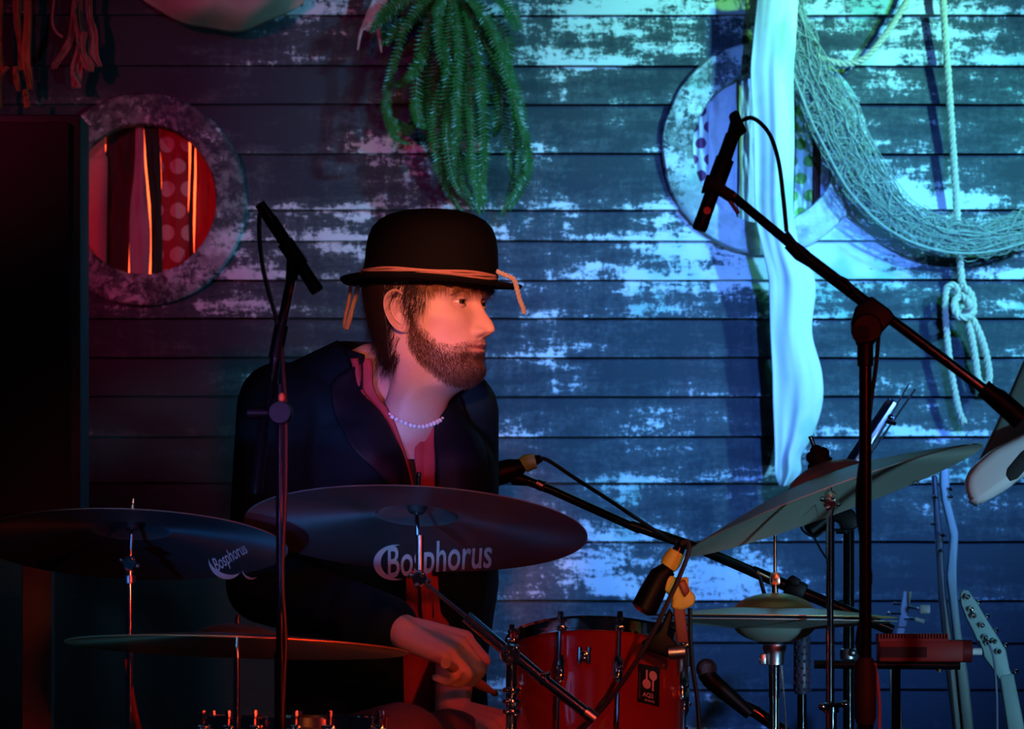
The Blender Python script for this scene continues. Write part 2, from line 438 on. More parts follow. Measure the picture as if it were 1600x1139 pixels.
def dots_mat(name, base, dot, cell, rad, trans=0.3, off=(0, 0)):
    m = mat(name, base, 0.8, trans=trans, var=0.1)
    g = NG(m); nt = m.node_tree; b = nt.nodes['Principled BSDF']
    pos = g.n('ShaderNodeNewGeometry').outputs['Position']; s = g.n('ShaderNodeSeparateXYZ'); g.l(pos, s.inputs[0])
    u = g.math('DIVIDE', g.math('ADD', s.outputs[0], 10 + off[0]), cell); v = g.math('DIVIDE', g.math('ADD', s.outputs[2], off[1]), cell)
    row = g.math('FLOOR', v); sh = g.math('MULTIPLY', g.math('MODULO', row, 2.0), 0.5)
    fu = g.math('SUBTRACT', g.math('FRACT', g.math('ADD', u, sh)), 0.5); fv = g.math('SUBTRACT', g.math('FRACT', v), 0.5)
    d = g.math('SQRT', g.math('ADD', g.math('MULTIPLY', fu, fu), g.math('MULTIPLY', fv, fv)))
    d = g.math('ADD', d, g.math('MULTIPLY', g.noise(pos, 60, detail=2), 0.08))
    k = g.math('LESS_THAN', d, rad / cell + 0.04)
    col = g.mix(k, base, dot)
    for l in list(nt.links):
        if l.to_socket.name in ('Base Color',) or (l.to_node.type == 'BSDF_TRANSLUCENT' and l.to_socket.name == 'Color'):
            to = l.to_socket; nt.links.remove(l); g.l(col, to)
    return m
def cloth(name, path, y, m, label, cat, folds=2.0, amp=0.006, nu=14, nv=40, solid=0.0016, group=None, phase=0.0, seed=1, cup=0.0, parent=None):
    """path: rows of (left px, right px, py) in the photo's pixels at depth y"""
    p = smooth_path([(a, b, c) for a, b, c in path], nv)
    arr = []
    for i, (xl, xr, py) in enumerate(p):
        t = i / (nv - 1); row = []
        for j in range(nu):
            u = j / (nu - 1)
            q = P(xl + (xr - xl) * u, py, y)
            f = amp * math.sin(2 * PI * folds * u + phase + 1.5 * mnoise.noise(Vector((u * 2, t * 3, seed)))) * (0.5 + 0.8 * abs(mnoise.noise(Vector((t * 4, u, seed + 3)))) * 1.6)
            q.y += f + amp * 1.3 * mnoise.noise(Vector((u * 5, t * 6, seed + 9))) - cup * math.sin(PI * u)
            q.z += 0.002 * mnoise.noise(Vector((u * 9, t * 2, seed)))
            row.append(q)
        arr.append(row)
    mb = MB().grid(arr)
    o = mb.build(name, m, parent, solid=solid)
    if parent is None: tag(o, label, cat, group)
    return o

FY = WY + 0.010
M['f_pink'] = mat('faded_pink_fabric', (0.60, 0.30, 0.30), 0.85, trans=0.35, scale=150, bump=.3)
M['f_maroon'] = mat('dark_starry_fabric', (0.05, 0.012, 0.012), 0.8, trans=0.12)
M['f_grey'] = mat('pale_mauve_fabric', (0.50, 0.32, 0.34), 0.85, trans=0.22, scale=150, bump=.3)
M['f_green'] = mat('dark_green_fabric', (0.02, 0.045, 0.015), 0.85, trans=0.05)
M['f_red'] = mat('red_fabric', (0.55, 0.03, 0.02), 0.8, trans=0.35)
M['f_reddots'] = dots_mat('red_fabric_with_pale_spots', (0.42, 0.02, 0.02), (0.62, 0.32, 0.27), 0.046, 0.0165, 0.25, (0.012, 0.0))
M['f_white'] = mat('white_cotton', (0.72, 0.72, 0.78), 0.85, scale=120, bump=.2)
M['f_lilac'] = mat('lilac_cotton', (0.55, 0.52, 0.72), 0.85, scale=120, bump=.2)
M['f_greendots'] = dots_mat('pale_fabric_with_green_spots', (0.62, 0.78, 0.66), (0.22, 0.50, 0.10), 0.036, 0.0125, 0.0)
M['f_purpledots'] = dots_mat('white_fabric_with_purple_spots', (0.66, 0.70, 0.74), (0.14, 0.03, 0.12), 0.034, 0.0115, 0.0, (0.01, 0))
M['f_brown'] = mat('dark_red_brown_fabric', (0.10, 0.02, 0.015), 0.8)
G1 = 'fabric strips in the left round window'
y1, y2 = 188, 440
def strip(rows, m, label, grp, y=FY, **k): return cloth('fabric_strip', rows, y, m, label, 'fabric strip', group=grp, **k)
strip([(70, 163, y1), (72, 165, 240), (72, 168, 265), (76, 166, y2)], M['f_pink'], 'faded pink fabric strip at the left edge of the glowing round window', G1, folds=1.5, seed=2)
strip([(167, 212, y1), (164, 212, 260), (158, 204, 340), (160, 200, y2)], M['f_maroon'], 'dark maroon fabric strip with no spots, second from left in the glowing round window', G1, y=FY + .012, folds=1, seed=3)
strip([(212, 224, y1), (211, 226, 255), (204, 231, 320), (202, 235, 370), (203, 232, y2)], M['f_grey'], 'pale mauve fabric strip widening downwards in the glowing round window', G1, y=FY - .004, folds=1.2, amp=.004, seed=4)
strip([(224, 250, y1), (229, 251, 255), (236, 253, 340), (236, 253, y2)], M['f_green'], 'dark green fabric strip beside the red spotted one in the left round window', G1, folds=1, amp=.003, seed=5)
strip([(247, 294, y1), (252, 295, 260), (252, 294, 340), (249, 298, y2)], M['f_reddots'], 'red fabric strip with large pale spots in the left round window', G1, folds=1.2, amp=.004, seed=6)
strip([(298, 306, y1), (298, 304, 260), (294, 302, 340), (288, 304, y2)], M['f_maroon'], 'thin dark fabric strip between two glowing slits, right half of the left window', G1, y=FY + .01, folds=1, amp=.002, seed=7, nu=6)
strip([(304, 345, y1), (307, 345, 260), (305, 345, 340), (303, 345, y2)], M['f_red'], 'plain red fabric strip at the right edge of the glowing round window', G1, folds=2, amp=.004, seed=8)
G2 = 'fabric strips in the right round window'
y1, y2 = 108, 362
strip([(1070, 1106, y1), (1072, 1107, 230), (1074, 1110, y2)], M['f_purpledots'], 'white fabric strip with dark purple spots, leftmost in the right round window', G2, folds=1, seed=12)
strip([(1106, 1152, y1), (1107, 1152, 230), (1108, 1150, y2)], M['f_white'], 'wide plain white fabric strip behind the microphone in the right round window', G2, folds=1.5, seed=13)
strip([(1154, 1178, y1), (1155, 1178, 230), (1153, 1180, y2)], M['f_lilac'], 'lilac fabric strip left of the long hanging cloth in the right round window', G2, folds=1, seed=14)
strip([(1244, 1272, y1), (1243, 1270, 230), (1240, 1268, y2)], M['f_greendots'], 'pale fabric strip with green spots in the right round window', G2, folds=1, seed=15)
strip([(1273, 1281, y1), (1272, 1280, 230), (1270, 1279, y2)], M['f_brown'], 'narrow dark red-brown fabric strip beside the green spotted strip', G2, folds=1, amp=.003, seed=16, nu=6)
strip([(1283, 1320, y1), (1283, 1320, 230), (1281, 1320, y2)], M['f_lilac'], 'pale lilac fabric strip at the right edge of the right round window', G2, folds=2, amp=.004, seed=17)

# ------------------------------------------------------------------ things hanging on the wall
M['drape'] = mat('long_white_cloth', (0.78, 0.82, 0.78), 0.85, 0, 0.08, 9, 0.15)
def stain(m, c2, scale, lo, hi, amt):
    g = NG(m); nt = m.node_tree; b = nt.nodes['Principled BSDF']
    src = [l.from_socket for l in nt.links if l.to_socket == b.inputs['Base Color']][0]
    pos = g.n('ShaderNodeNewGeometry').outputs['Position']
    k = g.math('MULTIPLY', g.smooth(g.noise(pos, scale, (1, 1, .6), 4, .6), lo, hi), amt)
    g.l(g.mix(k, src, c2), b.inputs['Base Color'])
stain(M['drape'], (0.30, 0.60, 0.22), 7, 0.52, 0.66, 0.6)
cloth('hanging_cloth', [(1186, 1252, -40), (1183, 1247, 0), (1176, 1243, 70), (1173, 1240, 120), (1178, 1241, 220), (1180, 1240, 330), (1190, 1250, 385), (1200, 1271, 430), (1202, 1274, 460), (1204, 1269, 520),
        (1207, 1284, 580), (1208, 1285, 630), (1210, 1270, 680), (1211, 1252, 712), (1211, 1251, 738), (1218, 1229, 760)], WY - .105, M['drape'],
      'long white cloth with green stains hanging down the wall over the right round window', 'cloth', folds=1.3, amp=0.0045, nu=40, nv=120, solid=0.0018, seed=31, cup=0.012)

# frayed net
NETC = [(1222, -40), (1234, 20), (1258, 90), (1284, 150), (1316, 215), (1352, 280), (1400, 335), (1460, 366), (1530, 374), (1600, 356), (1680, 325)]
mb = MB(); NY = WY - 0.055
cen = smooth_path([P(a, b, NY) for a, b in NETC], 64)
T_, U_, W_ = frames(cen)
halfw = np.interp(np.linspace(0, 1, 64), [0, .15, .35, .5, .62, .8, 1], [.026, .032, .042, .042, .034, .028, .030])
perp = np.cross(T_, np.array([0, 1.0, 0])); perp /= np.linalg.norm(perp, axis=1, keepdims=True)
for k in range(115):
    a, b = rng.uniform(-1, 1), rng.uniform(-1, 1)
    ph = rng.uniform(0, 99, 3); fr = rng.uniform(1.5, 5)
    i0 = 0 if rng.random() < .75 else int(rng.integers(0, 30)); i1 = 64 if rng.random() < .75 else int(rng.integers(40, 64))
    pts = []
    for i in range(i0, i1):
        t = i / 63
        wl = 1 if k % 3 else 2.4
        oa = a + .35 * wl * mnoise.noise(Vector((t * fr * 2 * wl, ph[0], 0))) * 2 + .22 * wl * mnoise.noise(Vector((t * 24, ph[2], 0)))
        ob = b + .5 * mnoise.noise(Vector((t * fr, ph[1], 7)))
        oa = max(-1.25, min(1.25, oa))
        pts.append(cen[i] + perp[i] * oa * halfw[i] + np.array([0, 1.0, 0]) * ob * .016)
    mb.tube(pts, rng.choice([.0007, .0010, .0015]), 4)
for k in range(330):      # stray knotted loops of the mesh
    i = int(rng.integers(1, 62)); c = cen[i] + perp[i] * rng.uniform(-1, 1) * halfw[i]; r_ = rng.uniform(.006, .024)
    a = np.linspace(0, 2 * PI * rng.uniform(.6, 1.1), 12) + rng.uniform(0, 6)
    tilt = rng.uniform(.4, 1.6)
    pts = [c + T_[i] * r_ * tilt * math.cos(q) + perp[i] * r_ * math.sin(q) + np.array([0, -.016 * rng.uniform(.2, 1), 0]) for q in a]
    mb.tube(pts, .0008, 4)
for side in (1.0,):
    mb.tube([cen[i] + perp[i] * side * halfw[i] * 1.05 * (1 if np.dot(perp[32], [0, 0, -1]) > 0 else -1) + np.array([0, -.018, 0]) for i in range(8, 64)], .0026, 6)
tag(mb.build('fishing_net', M['net']), 'frayed greenish fishing net swagged from beside the long white cloth to the right edge', 'net')

def twisted(mb, pts, r, n=None, pitch=None):
    pts = np.asarray(pts); L = np.linalg.norm(np.diff(pts, axis=0), axis=1).sum()
    m = int(L / (r * .55)); p = smooth_path([tuple(q) for q in pts[:: max(1, len(pts) // 40)]] + [tuple(pts[-1])], m)
    T, U, W = frames(p); d = np.concatenate([[0], np.cumsum(np.linalg.norm(np.diff(p, axis=0), axis=1))])
    pitch = pitch or r * 5
    for k in range(3):
        a = d / pitch * 2 * PI + k * 2 * PI / 3
        mb.tube(p + (U * np.cos(a)[:, None] + W * np.sin(a)[:, None]) * r * .5, r * .56, 6)
RY = WY - 0.045
mb = MB(); twisted(mb, smooth_path([P(a, b, WY - .05) for a, b in [(1436, -40), (1415, 5), (1385, 52), (1352, 90), (1322, 100), (1290, 94), (1262, 82)]], 60), .0070)
tag(mb.build('rope', M['rope']), 'short pale green rope curving down from the top edge to the net', 'rope')
mb = MB(); twisted(mb, smooth_path([P(a, b, RY) for a, b in [(1472, -40), (1474, 10), (1481, 110), (1487, 200), (1493, 290), (1497, 360), (1501, 420), (1506, 470)]], 60), .0078)
# knot and its loops belong to the same rope
ky = RY - .02
mbk = MB(); twisted(mbk, smooth_path([P(a, b, y) for a, b, y in [(1503, 445, ky + .01), (1518, 462, ky), (1520, 490, ky - .012), (1500, 496, ky - .02), (1491, 478, ky - .012), (1500, 462, ky), (1514, 474, ky - .01), (1508, 492, ky + .01)]], 60), .0080)
mbl = MB(); twisted(mbl, smooth_path([P(a, b, RY - .01) for a, b in [(1506, 485), (1517, 520), (1524, 560), (1529, 594), (1540, 603), (1546, 588), (1540, 550), (1528, 515), (1512, 485)]], 80), .0078)
mbe = MB(); twisted(mbe, smooth_path([P(a, b, RY - .01) for a, b in [(1500, 470), (1494, 448), (1480, 450), (1477, 480), (1481, 540), (1488, 590), (1498, 640), (1507, 662)]], 80), .0074)
rp = thing('rope', P(1500, 470, RY), 'long pale green rope hanging to a knot and loop below the net', 'rope')
mb.build('rope_length', M['rope'], rp); mbk.build('knot', M['rope'], rp); mbl.build('loop', M['rope'], rp); mbe.build('rope_end', M['rope'], rp)

# hanging fern
def frond(t, path, y0, w_, seed):
    rr = np.random.default_rng(seed)
    pts = smooth_path([P(q[0], q[1], y0 - (q[2] if len(q) > 2 else 0)) for q in path], 70)
    L = np.linalg.norm(np.diff(pts, axis=0), axis=1).sum()
    n = int(L / .0066); pts = smooth_path([tuple(p) for p in pts[::5]], n)
    T, U, W = frames(pts)
    mb = MB(); vs, fs = [], []; tw = rr.uniform(-.8, .8)
    for i in range(2, n - 1):
        t_ = i / n; l = w_ * (min(1, t_ * 5 + .25)) * (min(1, (1 - t_) * 3.2 + .1)) * rr.uniform(.85, 1.1)
        view = np.array([math.sin(tw + t_ * 2) * .6, -1, 0.0]); side = np.cross(T[i], view); side /= np.linalg.norm(side)
        for s_ in (-1, 1):
            d = side * s_ + T[i] * .25 + np.array([0, rr.uniform(-.35, .25), -.12]); d /= np.linalg.norm(d)
            wv = T[i] * .0028; b = len(vs); o = pts[i]; nrm = np.cross(d, T[i]) * .0009
            vs += [o - wv * .6, o + wv * .6, o + d * l * .45 + wv + nrm, o + d * l, o + d * l * .45 - wv + nrm]
            fs += [(b, b + 1, b + 2), (b, b + 2, b + 3), (b, b + 3, b + 4)]
    mb.add(vs, fs); fr = mb.build('frond', M['fern'], t, smooth=False)
    MB().tube(pts[::3], .0009, 4).build('stem', M['fern_stem'], fr)
fern = thing('hanging_fern', P(700, -40, WY - .1), 'green trailing fern with long drooping fronds hanging above the bowler hat', 'plant')
FP = [[(690, -30), (640, 30), (612, 110), (604, 170), (618, 215), (655, 228)], [(700, -20), (660, 60), (650, 150), (655, 190), (672, 200)],
      [(700, -20), (690, 60), (676, 150), (682, 230), (700, 300), (735, 345)], [(705, -20), (705, 60), (703, 140), (708, 210), (720, 290), (748, 350)],
      [(705, -20), (716, 60), (714, 150), (716, 230), (730, 300), (760, 355)], [(715, -20), (740, 50), (752, 130), (756, 220), (752, 300), (760, 350)],
      [(720, -20), (765, 40), (792, 100), (806, 170), (815, 240), (800, 305), (775, 352)], [(720, -20), (770, 60), (800, 140), (806, 210), (812, 270)],
      [(720, -20), (760, 60), (775, 120), (778, 190), (770, 220)], [(735, -20), (775, -10), (802, 20), (818, 55)],
      [(680, -30), (640, -5), (605, 20), (575, 60)], [(690, -20), (655, 20), (620, 45), (600, 80)], [(690, -20), (670, 40), (655, 90), (640, 120), (620, 130)],
      [(705, -10), (700, 80), (692, 130), (680, 160)], [(710, -10), (722, 80), (745, 120), (762, 150), (778, 165)], [(705, 0), (698, 60), (700, 120), (690, 200), (694, 250)],
      [(715, 0), (728, 80), (735, 160), (738, 240), (745, 310), (752, 345)], [(710, 0), (715, 70), (722, 120), (735, 190), (728, 250)],
      [(712, -5), (735, 60), (748, 100), (775, 130), (790, 190), (795, 250), (806, 290)], [(700, 0), (680, 90), (660, 160), (640, 200), (612, 190), (606, 140)],
      [(700, 0), (672, 60), (655, 100), (630, 130), (608, 132)], [(718, 0), (735, 30), (770, 90), (795, 130), (800, 180)], [(705, 0), (690, 40), (672, 110), (668, 200), (690, 270), (712, 320)],
      [(712, 0), (718, 100), (726, 200), (740, 280), (765, 330)], [(722, -10), (750, 20), (780, 80), (800, 150), (820, 210), (822, 262), (800, 310), (780, 340)],
      [(700, -10), (685, 20), (690, 90), (722, 160), (716, 240)], [(716, -10), (705, 30), (716, 100), (745, 180), (758, 260), (748, 330)]]
rf = np.random.default_rng(77)
FP += [[(a + rf.normal(0, 9) * (i > 0) * min(1, b / 100 + .3), b * rf.uniform(.9, 1.03)) for i, (a, b) in enumerate(FP[int(q)])] for q in rf.integers(2, len(FP), 18)]
for k, p in enumerate(FP):
    frond(fern, [(a, b, rng.uniform(.0, .05)) for a, b in p], WY - .07 - .05 * rng.random(), .0165 * rng.uniform(.85, 1.2), 100 + k)
MB().ball(P(705, -30, WY - .09), .05, 14, (1.3, .9, .7)).build('root_ball', M['fern_stem'], fern)

# shell-coloured rag with two hanging tails next to the fern
M['rag'] = mat('pale_rag', (0.62, 0.60, 0.58), 0.85, 0, 0.25, 60, .2)
rg = thing('rag', P(590, 20, WY - .05), 'pale rag with two thin tails hanging left of the fern', 'cloth')
cloth('rag_cloth', [(590, 606, -30), (582, 606, 0), (572, 600, 22), (566, 596, 42), (574, 590, 48)], WY - .06, M['rag'], None, None, folds=1, amp=.006, nu=10, nv=24, parent=rg, seed=41)
MB().tube(smooth_path([P(a, b, WY - .06) for a, b in [(572, 34), (564, 50), (559, 78)]], 12), np.linspace(.005, .002, 12), 6).build('tail', M['rag'], rg)
MB().tube(smooth_path([P(a, b, WY - .06) for a, b in [(590, 36), (592, 55), (596, 82)]], 12), np.linspace(.006, .002, 12), 6).build('tail', M['rag'], rg)

# sagging gauze pouch at the top edge
M['gauze'] = mat('olive_gauze', (0.50, 0.52, 0.34), 0.85, 0, 0.25, 25, .3, trans=.2)
arr = []
for i in range(26):
    t = i / 25; row = []
    for j in range(50):
        u = j / 49
        x = 222 + (476 - 222) * u
        sag = (42 + 8 * math.sin(u * 2.5)) * math.sin(PI * u) ** .8
        py = -60 + (60 + sag) * t + 2 * math.sin(u * 17 + t * 4) * t
        q = P(x, py, WY - .05 - .10 * math.sin(PI * t ** 1.3) * math.sin(PI * u) - .008 * math.sin(u * 14 + 5 * t))
        row.append(q)
    arr.append(row)
tag(MB().grid(arr).build('gauze_swag', M['gauze'], solid=.002), 'olive gauze cloth sagging from the top edge left of the fern', 'cloth')

# tattered cloths, upper left
M['tatter'] = mat('orange_red_tattered_cloth', (0.55, 0.17, 0.07), 0.85, 0, 0.2, 60, .3, trans=.15)
M['tatter2'] = mat('dusty_pink_tattered_cloth', (0.45, 0.20, 0.16), 0.85, 0, 0.3, 60, .3, trans=.15)
t1 = thing('tattered_cloth', P(30, -30, WY - .08), 'orange tattered cloth hanging in long strips in the top left corner', 'cloth')
for k, rows in enumerate([[(18, 34, -40), (22, 32, 30), (28, 36, 70), (30, 38, 110)], [(36, 50, -40), (38, 50, 30), (34, 48, 80), (37, 49, 110), (44, 52, 140)],
                          [(-10, 8, -40), (-6, 3, 60), (-4, 6, 105)], [(0, 16, 104), (-4, 3, 125), (-6, 3, 170)], [(20, 28, 104), (22, 31, 125), (26, 32, 142)], [(36, 44, 140), (38, 48, 168)]]):
    cloth('cloth_strip', rows, WY - .07 - .01 * k, M['tatter'], None, None, folds=1.2, amp=.006, nu=8, nv=26, parent=t1, seed=50 + k)
t2 = thing('tattered_cloth', P(115, -30, WY - .08), 'dusty pink tattered cloth with frayed ends hanging above the loudspeaker', 'cloth')
for k, rows in enumerate([[(118, 128, -40), (120, 128, 20), (122, 132, 50), (118, 132, 90), (111, 128, 115), (113, 126, 138)], [(134, 144, -40), (136, 144, 20), (140, 152, 50), (138, 154, 85), (150, 160, 104)],
                          [(113, 120, 0), (108, 116, 50), (98, 110, 75), (82, 92, 100), (80, 90, 107)], [(128, 136, 50), (124, 134, 80), (128, 146, 100), (136, 146, 112)], [(112, 118, 10), (118, 121, 50), (120, 123, 80)]]):
    cloth('cloth_strip', rows, WY - .07 - .008 * k, M['tatter2'], None, None, folds=1.6, amp=.006, nu=10, nv=26, parent=t2, seed=70 + k)
MB().tube(smooth_path([P(a, b, WY - .08) for a, b in [(92, -30), (84, 5), (82, 35), (88, 50), (98, 58)]], 24), .0024, 6).build('thread', M['tatter2'], t2)
MB().tube(smooth_path([P(a, b, WY - .09) for a, b in [(124, 60), (118, 85), (112, 105), (117, 120), (126, 136)]], 24), .0024, 6).build('thread', M['tatter2'], t2)

# ------------------------------------------------------------------ loudspeaker on a post, far left
LY = 0.7
c0, c1 = P(-190, 818, LY), P(125, 176, LY)
sp = thing('loudspeaker', ((c0.x + c1.x) / 2, LY + .2, c0.z), 'large black loudspeaker cabinet at the left edge of the frame', 'speaker')
MB().box(((c0.x + c1.x) / 2, LY + .085, (c0.z + c1.z) / 2), (c1.x - c0.x, .13, c1.z - c0.z), bev=.008).build('cabinet', M['speaker'], sp)
MB().box(((c0.x + c1.x) / 2 - .004, LY + .014, (c0.z + c1.z) / 2), (c1.x - c0.x - .030, .02, c1.z - c0.z - .030), bev=.005).build('grille', M['grille'], sp)
mbp = MB()
px0, px1 = P(44, 870, LY + .15), P(90, 870, LY + .15)
mbp.box(((px0.x + px1.x) / 2, LY + .085, (c0.z - .004) / 2), (px1.x - px0.x, .05, c0.z - .004), bev=.004)
post = mbp.build('wooden_post', M['wood']); tag(post, 'rough wooden post holding up the loudspeaker at bottom left', 'post')

# ------------------------------------------------------------------ cymbals
def cym_mat(name, col, rough):
    m = mat(name, col, rough, 0.85, 0.12, 30)
    g = NG(m); b = m.node_tree.nodes['Principled BSDF']
    b.inputs['Anisotropic'].default_value = 0.8
    tg = g.n('ShaderNodeTangent', direction_type='RADIAL', axis='Z'); g.l(tg.outputs[0], b.inputs['Tangent'])
    tc = g.n('ShaderNodeTexCoord').outputs['Object']; s = g.n('ShaderNodeSeparateXYZ')
    uvm = g.n('ShaderNodeUVMap'); g.l(uvm.outputs[0], s.inputs[0])
    wv = g.math('SINE', g.math('MULTIPLY', s.outputs[0], 900.0))
    bp = g.n('ShaderNodeBump'); bp.inputs['Strength'].default_value = 0.25; bp.inputs['Distance'].default_value = 0.0006
    nn = g.noise(uvm.outputs[0], 1.0, (260, 3, 1), 3, 0.6)
    g.l(g.math('ADD', g.math('MULTIPLY', wv, 0.3), nn), bp.inputs['Height']); g.l(bp.outputs[0], b.inputs['Normal'])
    return m
M['cym_dark'] = cym_mat('teal_lit_bronze', (0.24, 0.31, 0.33), 0.40)  # bronze with the teal light's blue put into its base colour
M['cym_pale'] = cym_mat('pale_bronze_cymbal', (0.50, 0.52, 0.44), 0.50)
M['cym_pale'].node_tree.nodes['Principled BSDF'].inputs['Metallic'].default_value = 0.35
M['cym_gold'] = cym_mat('golden_bronze_cymbal', (0.62, 0.42, 0.16), 0.40)
M['logo'] = mat('white_printed_logo', (0.88, 0.88, 0.90), 0.6, 0, 0.05)

def ch(r, Rr, bell, bh, bow):
    """height of a cymbal's surface at radius r, rim at 0"""
    if r < bell: return bow + bh * (1 - (r / bell) ** 2) ** .75
    t = (r - bell) / (Rr - bell); return bow * (1 - t ** 1.25)
def cymbal(name, c, Rr, normal, m, label, bell=.058, bh=.020, bow=.024, th=.0014):
    ax = Vector(normal).normalized()
    t = thing(name, c, label, 'cymbal')
    rs = [.005, .015, .03, .042, .050, bell * .97, bell, bell * 1.05] + list(np.linspace(bell * 1.15, Rr, 22))
    top = [(r, ch(r, Rr, bell, bh, bow) + th / 2) for r in rs]; bot = [(r, ch(r, Rr, bell, bh, bow) - th / 2) for r in rs]
    mb = MB().lathe(top + bot[::-1] + [top[0]], c, ax, 128)
    o = mb.build('cymbal_plate', m, t)
    # radial coordinate for the lathe grooves
    me = o.data; uvl = me.uv_layers.new(name='UVMap'); A = np.array(ax); 
    co = np.array([v.co[:] for v in me.vertices]); h = co @ A; rad = np.linalg.norm(co - h[:, None] * A, axis=1)
    t0 = np.array([1., 0, 0]); u = t0 - A * (t0 @ A); u /= np.linalg.norm(u); w_ = np.cross(A, u)
    ang = np.arctan2(co @ w_, co @ u); li = np.zeros(len(me.loops), int); me.loops.foreach_get('vertex_index', li)
    uvl.data.foreach_set('uv', np.stack([rad[li], np.abs(ang[li])], 1).ravel())
    def at(uu, vv, off):
        """point on the plate: uu to the viewer's right, vv towards the audience edge"""
        r = math.hypot(uu, vv); f = u * uu + (-w_) * vv
        return V3(c) + f + A * (ch(r, Rr, bell, bh, bow) + off)
    return t, at, ax
def text_mesh(txt, size=1.0, offset=0.0):
    cu = bpy.data.curves.new('t', 'FONT'); cu.body = txt; cu.size = size; cu.offset = offset; cu.resolution_u = 4
    o = bpy.data.objects.new('t', cu); COL.objects.link(o)
    me = bpy.data.meshes.new_from_object(o)
    bm = bmesh.new(); bm.from_mesh(me); bmesh.ops.triangulate(bm, faces=bm.faces)
    v = np.array([x.co[:] for x in bm.verts]); f = [[q.index for q in x.verts] for x in bm.faces]; bm.free()
    bpy.data.objects.remove(o); bpy.data.curves.remove(cu); bpy.data.meshes.remove(me)
    return v, f
def crescent(cx, cy, rx, ry, inner=.72, shift=.30, n=28, a0=60, a1=300):
    vs, fs = [], []
    for i in range(n):
        a = R(a0 + (a1 - a0) * i / (n - 1)); k = math.sin(PI * i / (n - 1))
        vs += [(cx + rx * math.cos(a), cy + ry * math.sin(a)), (cx + rx * (1 - .34 * k) * math.cos(a) + .0, cy + ry * (1 - .34 * k) * math.sin(a))]
    for i in range(n - 1): fs.append((2 * i, 2 * i + 2, 2 * i + 3, 2 * i + 1))
    return np.array(vs), fs
def px_on_plane(px, py, c, ax):
    o = Vector((0, CY, HC)); d = (P(px, py, 0) - o).normalized(); ax = Vector(ax).normalized()
    return o + d * ((Vector(c) - o).dot(ax) / d.dot(ax))
def logo(t, c, ax, at_off, items, m, name='logo'):
    """flat print on the plate's underside"""
    A = V3(ax); x = np.array([1., 0, 0]); u = x - A * (x @ A); u /= np.linalg.norm(u); w_ = np.cross(A, u)
    mb = MB()
    for (v2, f, org, right, up) in items:
        pts = []
        for q in v2:
            a, b = q[0], q[1]
            uu = org[0] + right[0] * a + up[0] * b; vv = org[1] + right[1] * a + up[1] * b
            pts.append(at_off(uu, vv))
        mb.add(pts, f)
    return mb.build(name, m, t, smooth=False)

# main crash, tilted up towards the audience so its underside shows
CC = P(650, 828, -0.5)
nrm = Vector((0.045, 0.225, 0.97))
crash, at, ax = cymbal('crash_cymbal', CC, .246, nrm, M['cym_dark'], 'large dark cymbal in front of the man, white printed name on its underside', bell=.060, bh=.022, bow=.022)
CC_low = CC
vt, ft = text_mesh('Bosphorus', 1.0, 0.012)
wd = vt[:, 0].max() - vt[:, 0].min(); vt[:, 0] -= vt[:, 0].min(); vt = vt[:, :2] / wd
def on_under(at_, off=-.0018):
    return lambda uu, vv: at_(uu, vv, off)
def plate_uv(px, py, c, ax, h=.012):
    """plate coordinates of the print's corner"""
    A = V3(Vector(ax).normalized()); q = V3(px_on_plane(px, py, Vector(V3(c) + A * h), ax)) - V3(c)
    x = np.array([1., 0, 0]); u = x - A * (x @ A); u /= np.linalg.norm(u); w_ = np.cross(A, u)
    return np.array([q @ u, -(q @ w_)])
def place(c, ax, o, r, u, h=.012):
    o_ = plate_uv(*o, c, ax, h); return o_, plate_uv(*r, c, ax, h) - o_, plate_uv(*u, c, ax, h) - o_
hgt = vt[:, 1].max()
vt1 = vt.copy(); vt1[:, 1] /= hgt
logo(crash, CC, ax, on_under(at), [(vt1, ft, *place(CC, ax, (607, 884), (768, 874), (606, 853))), (*crescent(0, 0, 1, 1, a0=75, a1=290), *place(CC, ax, (618, 869), (652, 869), (617, 851)))], M['logo'])
def wing_tilter(t, p, k=1.0, m=None):
    m = m or M['chrome']; p = Vector(p)
    MB().lathe([(.0001, -.012), (.009, -.012), (.011, -.008), (.011, .008), (.009, .012), (.0001, .012)], p, (0, 1, 0), 16).build('tilter', m, t)
    MB().ball(p + Vector((-.012, -.01, .004)) * k, .0045).ball(p + Vector((.004, -.014, .006)) * k, .004).ball(p + Vector((.012, -.012, -.004)) * k, .004).ball(p + Vector((-.004, -.014, -.010)) * k, .004).build('wing_nut', m, t)
def sleeve(t, c, ax, r=.010, h=.014, below=True, m=None):
    ax = Vector(ax).normalized(); s = -1 if below else 1
    MB().lathe([(.004, 0), (r * 1.25, 0), (r * 1.35, s * h * .4), (r, s * h), (.004, s * h)], Vector(c), ax, 20).build('felt', m or M['rubber'], t)

# boom stand of the crash
st = thing('cymbal_boom_stand', P(797, 1139, -.52) * 1.0, 'chrome cymbal boom stand carrying the printed cymbal, boom sloping down to the tom', 'cymbal stand')
y = -.52
bellp = V3(CC) + V3(ax) * (.022 + .022)
sleeve(st, V3(CC) + V3(ax) * .038, ax, .011, .013)
tilt = P(656, 904, y)
MB().tube([V3(CC) + V3(ax) * .085, V3(CC) + V3(ax) * .02, V3(tilt) + np.array([0, 0, .012])], .0034, 10).build('tilter_rod', M['chrome'], st)
MB().tube([V3(tilt) + np.array([0, 0, .062]), V3(tilt) + np.array([0, 0, .012])], .0058, 12).build('rod_sleeve', M['steel'], st)
wing_tilter(st, tilt)
MB().tube([P(660, 908, y), P(732, 966, y)], .0034, 10).build('boom_rod', M['chrome'], st)
MB().tube([P(728, 963, y), P(792, 1018, y)], .0085, 16).build('boom_tube', M['chrome'], st)
